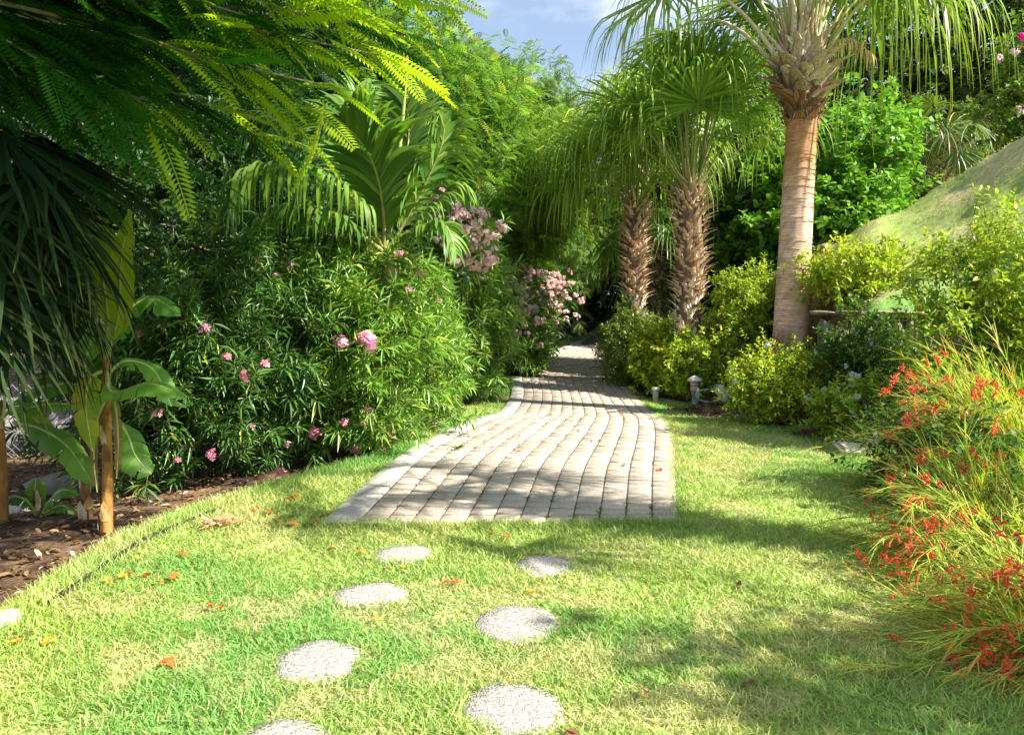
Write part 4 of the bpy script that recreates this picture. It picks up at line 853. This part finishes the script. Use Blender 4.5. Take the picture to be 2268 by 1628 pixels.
# ------------------------------------------------------------------ firecracker plants
def tubeflower(seed):
    rng = np.random.default_rng(seed); mb = MB()
    for i in range(6):
        d = nrm(np.array([rng.normal(0, .5), rng.normal(0, .5), -.7])); p = rng.normal(0, .018, 3)
        c = np.array((.85, .11, .06)) * rng.uniform(.8, 1.05); tube(mb, [p, p + d * .015, p + d * .034], [.0018, .0034, .0046], 5, c)
        e = p + d * .034; R, D, Nn = frames(d[None], rng, 1)
        for k in range(5):
            a = k * 2 * PI / 5; v = R[0] * math.cos(a) + Nn[0] * math.sin(a); t = -R[0] * math.sin(a) + Nn[0] * math.cos(a)
            mb.add([e + v * .003 - t * .003, e + v * .003 + t * .003, e + v * .010 + d * .002 + t * .002, e + v * .010 + d * .002 - t * .002], [(0, 1, 2, 3)], np.array((.9, .22, .12)))
    o = mb.build('flower_cluster', M['petal']); me = o.data; bpy.data.objects.remove(o); return me
REDF = [tubeflower(80 + i) for i in range(5)]
def firecracker(label, base, seed, nst, Lr, elr, azc, azs, twl, nfl, fs=1.0):
    rng = np.random.default_rng(seed); b = np.array([base[0], base[1], hz(*base)]); root = empty('firecracker_plant', b, label, 'flowering bush', 'red flowered arching bushes on the right'); mb = MB(); tips = []
    for i in range(nst):
        az = azc + rng.normal(0, azs); el = rng.uniform(*elr); L = rng.uniform(*Lr); n = 16
        d = np.array([math.cos(az) * math.cos(el), math.sin(az) * math.cos(el), math.sin(el)]); p = np.append(rng.normal(0, .12, 2), 0.0); pts = [p]
        for k in range(n):
            d = nrm(d + np.array([0, 0, -1.]) * .10 * (k / n + .25) + rng.normal(0, .03, 3)); p = p + d * L / n; pts.append(p)
        pts = np.array(pts); gz = H(pts[:, 0] + b[0], pts[:, 1] + b[1]) - b[2]; pts[:, 2] = np.maximum(pts[:, 2], gz + .03 + rng.random() * .03)
        t = rng.random(); sc = np.array((.24, .26, .05)) * (1 - t) + np.array((.48, .46, .09)) * t
        tube(mb, pts, np.linspace(.006, .0022, n + 1), 4, sc); T = nrm(np.gradient(pts, axis=0))
        m = 46; ii = rng.integers(int(n * .22), n + 1, m); P = pts[ii] + rng.normal(0, .004, (m, 3))
        D = nrm(T[ii] * .85 + rng.normal(0, .27, (m, 3)) + np.array([0, 0, .12])); c = leafcol(rng, m, (.24, .42, .06), (.56, .68, .12), (.82, .45, .14), .18)
        e = ribbons(mb, P, D, twl * rng.uniform(.35, 1.2, m), .0054, 4, .15, rng, c, wprof=[1, .9, .8, .6, .3])
        tips.append(pts[ii[:8]] + D[:8] * .05); tips.append(e[:10])
    mb.build('stems', M['grass'], root)
    tp = np.concatenate(tips); wp = tp + b
    vis = (wp[:, 2] > H(wp[:, 0], wp[:, 1]) + .05) & (wp[:, 0] / wp[:, 1] < .72) & (wp[:, 1] < b[1] + .25); tp = tp[vis]
    nz = fbm(tp[:, 0] * 5 + seed, tp[:, 2] * 5 + tp[:, 1] * 3, 2); tp = tp[np.argsort(-(nz + rng.random(len(tp)) * .35))][:nfl * 3]; rng.shuffle(tp); tp = tp[:nfl]
    for p in tp:
        o = bpy.data.objects.new('flower_cluster', REDF[rng.integers(5)]); COL.objects.link(o); o.parent = root; o.location = p; o.rotation_euler = rng.normal(0, .6, 3); s = fs * rng.uniform(.8, 1.3); o.scale = (s, s, s)
firecracker('upper firecracker bush with wispy arching stems and red tubular flowers below the big shrub', (4.35, 6.3), 71, 190, (.8, 1.5), (.1, 1.35), PI * 1.02, .9, .24, 100, 1.5)
firecracker('large firecracker bush in the middle of the right edge, its stems spilling over the lawn', (3.2, 4.55), 72, 190, (.65, 1.15), (.0, 1.35), PI * 1.05, .9, .2, 100, 1.2)
firecracker('nearest low firecracker bush in the lower right corner', (2.62, 3.4), 73, 130, (.45, .92), (.0, 1.25), PI * 1.0, .9, .17, 80, 1.0)

# ------------------------------------------------------------------ stone retaining wall
rng = np.random.default_rng(41)
def rock(mb, c, s, rng, col, sub=3):
    n1, n2 = 8, 12; V = []
    ph = rng.random(6) * 6
    for i in range(n1 + 1):
        for j in range(n2):
            th = PI * i / n1; a = 2 * PI * j / n2; u = np.array([math.sin(th) * math.cos(a), math.sin(th) * math.sin(a), math.cos(th)])
            u = np.sign(u) * np.abs(u) ** .7; r = 1 + .12 * math.sin(u[0] * 3 + ph[0]) + .1 * math.sin(u[1] * 4 + ph[1] + u[2] * 3)
            V.append(np.array(c) + u * r * np.array(s) * .85)
    q = [(i * n2 + j, i * n2 + (j + 1) % n2, (i + 1) * n2 + (j + 1) % n2, (i + 1) * n2 + j) for i in range(n1) for j in range(n2)]
    mb.add(V, [tuple(reversed(f)) for f in q], col)
wb = np.array([5.3, 10.6, hz(5.3, 10.4)]); root = empty('stone_wall', wb, 'low dry stone retaining wall with a flat cap at the foot of the hill', 'wall')
mb = MB(); cp = MB(); x = 4.3
while x < 6.7:
    wdt = rng.uniform(.1, .22); z0 = hz(x, 10.35) - .1; hgt = 1.52 - z0; parts = [1] if rng.random() < .45 else [.45, .55]; z = z0
    for f in parts:
        hh = hgt * f; t = rng.random(); rock(mb, np.array([x + wdt / 2, 10.5 + rng.normal(0, .02), z + hh / 2]) - wb, (wdt / 2, .12, hh / 2), rng, np.array((.11, .10, .08)) * (1 - t) + np.array((.24, .22, .18)) * t); z += hh
    x += wdt * .78
x = 4.2
while x < 6.8:
    wdt = rng.uniform(.35, .6); rock(cp, np.array([x + wdt / 2, 10.52 + rng.normal(0, .02), 1.58]) - wb, (wdt / 2 * 1.05, .2, .035), rng, np.array((.24, .21, .17)) * rng.uniform(.8, 1.1)); x += wdt
mb.build('stones', M['stone'], root, smooth=True); cp.build('cap', M['stone'], root, smooth=True)

# ------------------------------------------------------------------ loose rocks
def loose(label, p, s, col, seed):
    rng = np.random.default_rng(seed); mb = MB(); rock(mb, (0, 0, 0), s, rng, np.array(col)); o = mb.build('rock', M['stone'], smooth=True); o.location = p; tag(o, label, 'rock')
loose('white rounded rock beside the wall, above the red flowers', gnd(1935, 815) + (0, 0, .04), (.17, .14, .09), (.62, .60, .54), 1)
loose('flat pale stone at the left foot of the ringed palm trunk', gnd(1655, 768) + (0, 0, .05), (.26, .18, .05), (.42, .38, .32), 2)
loose('grey stone at the left edge of the lawn', gnd(0, 1392), (.12, .1, .09), (.40, .38, .35), 3)
loose('pale rock beside the young banana plant', at(45, 1130, 6.7), (.1, .1, .12), (.55, .53, .5), 4)
loose('brown rock on the grassy hillside', (at(1985, 520, 12.6)[0], 12.6, hz(at(1985, 520, 12.6)[0], 12.6)), (.12, .1, .06), (.28, .18, .12), 5)
loose('dark rock pile in the shade behind the banana stems', (-5.1, 8.6, hz(-5.1, 8.6)), (.6, .3, .22), (.2, .18, .15), 6)
loose('brown rock where the hill meets the round leaved tree', (at(1840, 545, 14.5)[0], 14.5, hz(at(1840, 545, 14.5)[0], 14.5)), (.25, .2, .16), (.30, .22, .16), 7)

# ------------------------------------------------------------------ garden lights
def lathe(mb, prof, c, seg=20, off=(0, 0, 0)):
    a = np.arange(seg) / seg * 2 * PI; V = np.concatenate([np.stack([r * np.cos(a) + off[0], r * np.sin(a) + off[1], np.full(seg, z + off[2])], 1) for r, z in prof])
    mb.add(V, [(i * seg + j, i * seg + (j + 1) % seg, (i + 1) * seg + (j + 1) % seg, (i + 1) * seg + j) for i in range(len(prof) - 1) for j in range(seg)], c)
p = np.array([3.35, 13.6, hz(3.35, 13.6)]); root = empty('garden_light', p, 'grey green bollard garden light with a pale domed cap beside the path', 'garden light'); K_ = .98
mb = MB(); lathe(mb, [(0, 0), (.085, 0), (.085, .02), (.055, .05), (.055, .2), (.075, .22), (.08, .27), (.07, .29), (0, .29)], (.22, .28, .26)); mb.build('post', M['metal'], root, smooth=False)
mb = MB(); lathe(mb, [(.075, .29), (.09, .32), (.088, .4), (.095, .41), (.09, .5), (0, .5)], (.55, .42, .38)); mb.build('lens', M['metal'], root, smooth=True)
mb = MB(); lathe(mb, [(0, .5), (.15, .5), (.16, .515), (.13, .56), (.06, .60), (.02, .62), (0, .62)], (.62, .61, .6)); mb.build('cap', M['metal'], root, smooth=True)
mb = MB()
for z in (.285, .405): lathe(mb, [(.095, z), (.1, z + .006), (.095, z + .016)], (.05, .05, .05))
mb.build('band', M['metal'], root)
root.scale = (.85, .85, .88)
p = np.array([3.78, 13.3, hz(3.78, 13.3)]); root = empty('spot_light', p, 'white tilted spot light with a looped grey cable lying on the lawn', 'spot light')
mb = MB(); tube(mb, [(-.09, 0, .30), (-.06, 0, .24), (.0, -.02, .12), (.04, -.03, .03)], [.075, .085, .08, .055], 16, (.66, .66, .68)); mb.add([(-.09 + .074 * math.cos(a), .074 * math.sin(a), .305) for a in np.arange(16) / 16 * 2 * PI], [list(range(16))], (.7, .7, .72)); mb.build('housing', M['metal'], root, smooth=True)
mb = MB(); a = np.linspace(.1, 2 * PI - .4, 30); tube(mb, np.stack([-.25 + .24 * np.cos(a), .0 * a - .05, .13 + .115 * np.sin(a)], 1), .014, 8, (.30, .36, .33)); mb.build('cable', M['metal'], root, smooth=True)
mb = MB(); lathe(mb, [(0, 0), (.03, 0), (.026, .25), (0, .26)], (.5, .6, .55), 10, (-.43, .05, 0)); mb.build('stake', M['metal'], root)
mb = MB(); rock(mb, (.17, .1, .12), (.14, .06, .17), np.random.default_rng(8), np.array((.30, .34, .2))); mb.build('back_plate', M['stone'], root, smooth=True)
mb = MB(); tube(mb, [(.07, 0, .14), (.16, 0, .09), (.24, 0, .04)], [.028, .03, .026], 8, (.66, .66, .7)); mb.build('bracket', M['metal'], root, smooth=True)
p = np.array([2.75, 14.2, hz(2.75, 14.2)]); root = empty('marker_post', p, 'short pale stone marker post under the lime green shrub', 'post')
mb = MB(); 
def box(mb, c, s, col, bev=.01):
    c = np.array(c, float); s = np.array(s, float) / 2; V = []
    for z, k in ((-1, 0), (-1 + bev / s[2], 1), (1 - bev / s[2], 1), (1, 0)):
        e = s[:2] - (0 if k else bev)
        for sx, sy in ((-1, -1), (1, -1), (1, 1), (-1, 1)): V.append(c + np.array([sx * e[0], sy * e[1], z * s[2]]))
    q = [(3, 2, 1, 0), (12, 13, 14, 15)] + [(i * 4 + j, i * 4 + (j + 1) % 4, (i + 1) * 4 + (j + 1) % 4, (i + 1) * 4 + j) for i in range(3) for j in range(4)]
    mb.add(V, q, col)
box(mb, (0, 0, .11), (.09, .09, .24), (.45, .42, .36)); mb.build('shaft', M['stone'], root); mb = MB(); box(mb, (0, 0, .26), (.14, .14, .06), (.55, .52, .46)); mb.build('cap', M['stone'], root)
p = gnd(1890, 1003); root = empty('ground_lamp', p, 'flat pale rectangular lamp lying tilted on the lawn beside the red flowers', 'lamp')
mb = MB(); box(mb, (0, 0, .05), (.42, .24, .05), (.62, .57, .47)); o = mb.build('housing', M['metal'], root); o.rotation_euler = (.35, .1, .15)
mb = MB(); box(mb, (-.19, -.02, .085), (.03, .2, .02), (.06, .06, .06)); box(mb, (0, .11, .085), (.40, .02, .02), (.08, .07, .06)); o = mb.build('gasket', M['metal'], root); o.rotation_euler = (.35, .1, .15)
mb = MB(); tube(mb, [(.2, .05, .05), (.27, .08, .12), (.3, .1, .2)], [.05, .06, .05], 10, (.45, .47, .5)); mb.build('bracket', M['metal'], root, smooth=True)

# ------------------------------------------------------------------ left: wall, chain link, edging, mulch
root = empty('garden_wall', (-8.5, 11.6, hz(-8.5, 11.6)), 'pale plastered wall beyond the banana leaves', 'wall')
mb = MB(); box(mb, (0, 0, .35), (6, .2, .9), (.26, .25, .26)); mb.build('wall_face', M['conc'], root); mb = MB(); box(mb, (0, 0, .84), (6.1, .28, .08), (.22, .21, .2)); mb.build('cap', M['conc'], root)
root = empty('chain_link_fence', (-7.5, 11.0, hz(-7.5, 11.0)), 'chain link fence in front of the pale wall', 'fence'); mb = MB()
for k in range(-5, 44):
    for s in (1, -1):
        x0 = -2.5 + k * .115; x1 = x0 + s * 1.1
        a_, b_ = np.array([x0, 0, .0]), np.array([x1, 0, 1.1])
        tube(mb, [a_, (a_ + b_) / 2, b_], .004, 4, (.3, .3, .3))
mb.build('wire_mesh', M['wire'], root)
for xx in (-2.4, -.4, 1.6):
    mb = MB(); tube(mb, [(xx, .03, -.2), (xx, .03, .6), (xx, .03, 1.2)], .03, 10, (.32, .33, .33)); mb.build('post', M['wire'], root, smooth=True)
ey = np.linspace(3.9, 5.75, 30); mb = MB(); ex = lawn_left(ey) + .12
V = np.stack([np.c_[ex - .012, ey, H(ex, ey) - .05], np.c_[ex - .012, ey, H(ex, ey) + .035], np.c_[ex + .012, ey, H(ex, ey) + .035], np.c_[ex + .012, ey, H(ex, ey) - .05]], 1); k = np.arange(29)
mb.add(V.reshape(-1, 3), np.concatenate([np.stack([k * 4 + j, k * 4 + j + 1, k * 4 + j + 5, k * 4 + j + 4], 1) for j in range(3)]), (.02, .02, .02))
tag(mb.build('lawn_edging', M['wire']), 'black plastic edging strip along the left side of the lawn', 'edging')
rng = np.random.default_rng(51); n = 26000; x = rng.uniform(-7.5, 6, n); y = 2.5 + rng.random(n) ** 1.3 * 13; k = (soil(x, y) > .4) & (np.abs(x) < y * .76 + .5) & ~on_path(x, y, .05) & (y < 15); x = x[k]; y = y[k]; n = len(x)
D = nrm(np.stack([rng.normal(0, 1, n), rng.normal(0, 1, n), rng.normal(.08, .25, n)], 1)); R, D, Nn = frames(D, rng, .5); L = rng.uniform(.03, .10, n); mb = MB()
place(*BROAD, np.stack([x, y, H(x, y) + .006 + rng.random(n) * .02], 1), R * (L * .4)[:, None], D * L[:, None], Nn * L[:, None], mb, leafcol(rng, n, (.10, .055, .025), (.32, .21, .12), (.55, .42, .28), .08, .25))
tag(mb.build('leaf_litter', M['litter']), 'brown dry leaf litter covering the planting beds', 'leaf litter', kind='stuff')

# ------------------------------------------------------------------ fallen blossoms and leaves
def petal_mesh(seed, c, n=5, r=.02, crumple=.5):
    rng = np.random.default_rng(seed); mb = MB()
    for i in range(n):
        a = rng.uniform(0, 2 * PI); d = nrm(np.array([math.cos(a), math.sin(a), rng.uniform(.0, crumple)])); R, D, Nn = frames(d[None], rng, .6); rr = r * rng.uniform(.7, 1.3)
        place(*BROAD, rng.normal(0, r * .25, (1, 3)) * np.array([1, 1, .2]) + np.array([[0, 0, .006]]), R * rr * .9, D * rr, Nn * rr * 1.6, mb, np.asarray(c) * rng.uniform(.8, 1.1))
    o = mb.build('fallen_blossom', M['petal']); me = o.data; bpy.data.objects.remove(o); return me
ORM = [petal_mesh(90 + i, (.80, .22, .05), 6, .026) for i in range(3)] + [petal_mesh(94, (.82, .40, .05), 5, .024)]
RDM = [petal_mesh(96 + i, (.80, .09, .03), 4, .022) for i in range(3)]; BRM = [petal_mesh(99 + i, (.30, .15, .08), 2, .045, .3) for i in range(2)]
rng = np.random.default_rng(55)
def drop(meshes, px, py, label, cat, group, name, sc=1, lift=.02):
    p = gnd(px, py); o = bpy.data.objects.new(name, meshes[rng.integers(len(meshes))]); COL.objects.link(o); on = bool(on_path(p[0], p[1]))
    o.location = (p[0], p[1], p[2] + (.04 if on else lift)); o.rotation_euler = (rng.normal(0, .2), rng.normal(0, .2), rng.uniform(0, 6.28)); s = sc * rng.uniform(.8, 1.25); o.scale = (s, s, s); tag(o, label, cat, group)
for px, py in [(620, 1175), (575, 1130), (598, 1145), (560, 1142), (615, 1158), (308, 1250), (405, 1240), (355, 1305), (385, 1292), (470, 1360), (490, 1362), (105, 1440), (40, 1437), (270, 1290), (285, 1283), (735, 1228), (805, 1233), (373, 1485), (640, 1115), (650, 1170), (655, 1110), (320, 1290), (240, 1300)]:
    drop(ORM, px, py, 'orange blossom fallen on the grass left of the stepping stones', 'fallen blossom', 'orange blossoms on the left of the lawn', 'fallen_blossom', 1.15, .03)
for px, py in [(865, 1198), (855, 1272), (987, 1305), (1170, 1320), (833, 1383), (890, 1268), (1010, 1300), (1120, 1200), (1092, 1195)]:
    drop(ORM, px, py, 'orange blossom fallen on the grass among the stepping stones', 'fallen blossom', 'orange blossoms among the stepping stones', 'fallen_blossom', 1.0, .03)
for px, py in [(700, 1162), (690, 1168), (715, 1150), (955, 998), (1020, 1000), (1093, 1000), (1075, 985), (1150, 972), (1280, 962), (1265, 940), (1440, 935), (1310, 985), (1500, 1012), (1200, 985), (1340, 950), (1455, 1000), (1492, 965), (1145, 1010), (1250, 930), (1300, 925), (1375, 920), (1410, 925), (1220, 925), (1190, 870), (1460, 1050), (1385, 1040), (1090, 968), (1480, 940), (1488, 985), (1040, 975)]:
    drop(RDM, px, py, 'small red blossom fallen on the brick path', 'fallen blossom', 'red blossoms scattered on the brick path', 'fallen_blossom', 1.15)
for px, py, lb in [(1430, 1552, 'curled brown leaf on the grass at the lower right of the nearest stepping stone'), (1800, 1228, 'brown dead leaf in the shaded grass left of the red flowered bush'), (1640, 1310, 'single brown leaf on the lawn right of the middle stepping stones'), (1255, 1640, 'dry brown leaf at the bottom of the picture right of the largest stone'), (1660, 1530, 'dry leaf lying on patchy grass in the lower right')]:
    drop(BRM, px, py, lb, 'dead leaf', None, 'dead_leaf', 1.1, .03)
mb = MB(); n = 26; r2 = np.random.default_rng(9); a = r2.uniform(0, 6.28, n); R, D, Nn = frames(np.stack([np.cos(a), np.sin(a), r2.uniform(0, .8, n)], 1), r2, .8)
place(*BROAD, r2.normal(0, .03, (n, 3)) * np.array([1, 1, .2]) + np.array([0, 0, .015]), R * .02, D * .05, Nn * .05, mb, leafcol(r2, n, (.05, .1, .02), (.1, .17, .03)))
o = mb.build('fallen_sprig', M['leaf']); q_ = gnd(1012, 1003); o.location = (q_[0], q_[1], q_[2] + .045); tag(o, 'green leafy sprig fallen on the brick path', 'sprig')
mb = MB(); n = 60; a = r2.uniform(0, 6.28, n); R, D, Nn = frames(np.stack([np.cos(a), np.sin(a), r2.uniform(-.1, .5, n)], 1), r2, .8)
place(*BROAD, r2.normal(0, .07, (n, 3)) * np.array([1, .8, .15]) + np.array([0, 0, .05]), R * .03, D * .06, Nn * .06, mb, leafcol(r2, n, (.55, .25, .12), (.75, .5, .35)))
o = mb.build('wilted_flower_heap', M['petal']); q_ = gnd(485, 1172); o.location = tuple(q_); tag(o, 'heap of wilted peach coloured petals at the lawn edge', 'petals')

scene.render.resolution_x = 1024; scene.render.resolution_y = 734
scene.render.engine = 'CYCLES'
scene.cycles.max_bounces = 6; scene.cycles.transparent_max_bounces = 4
print('faces', sum(len(o.data.polygons) for o in scene.objects if o.type == 'MESH'))
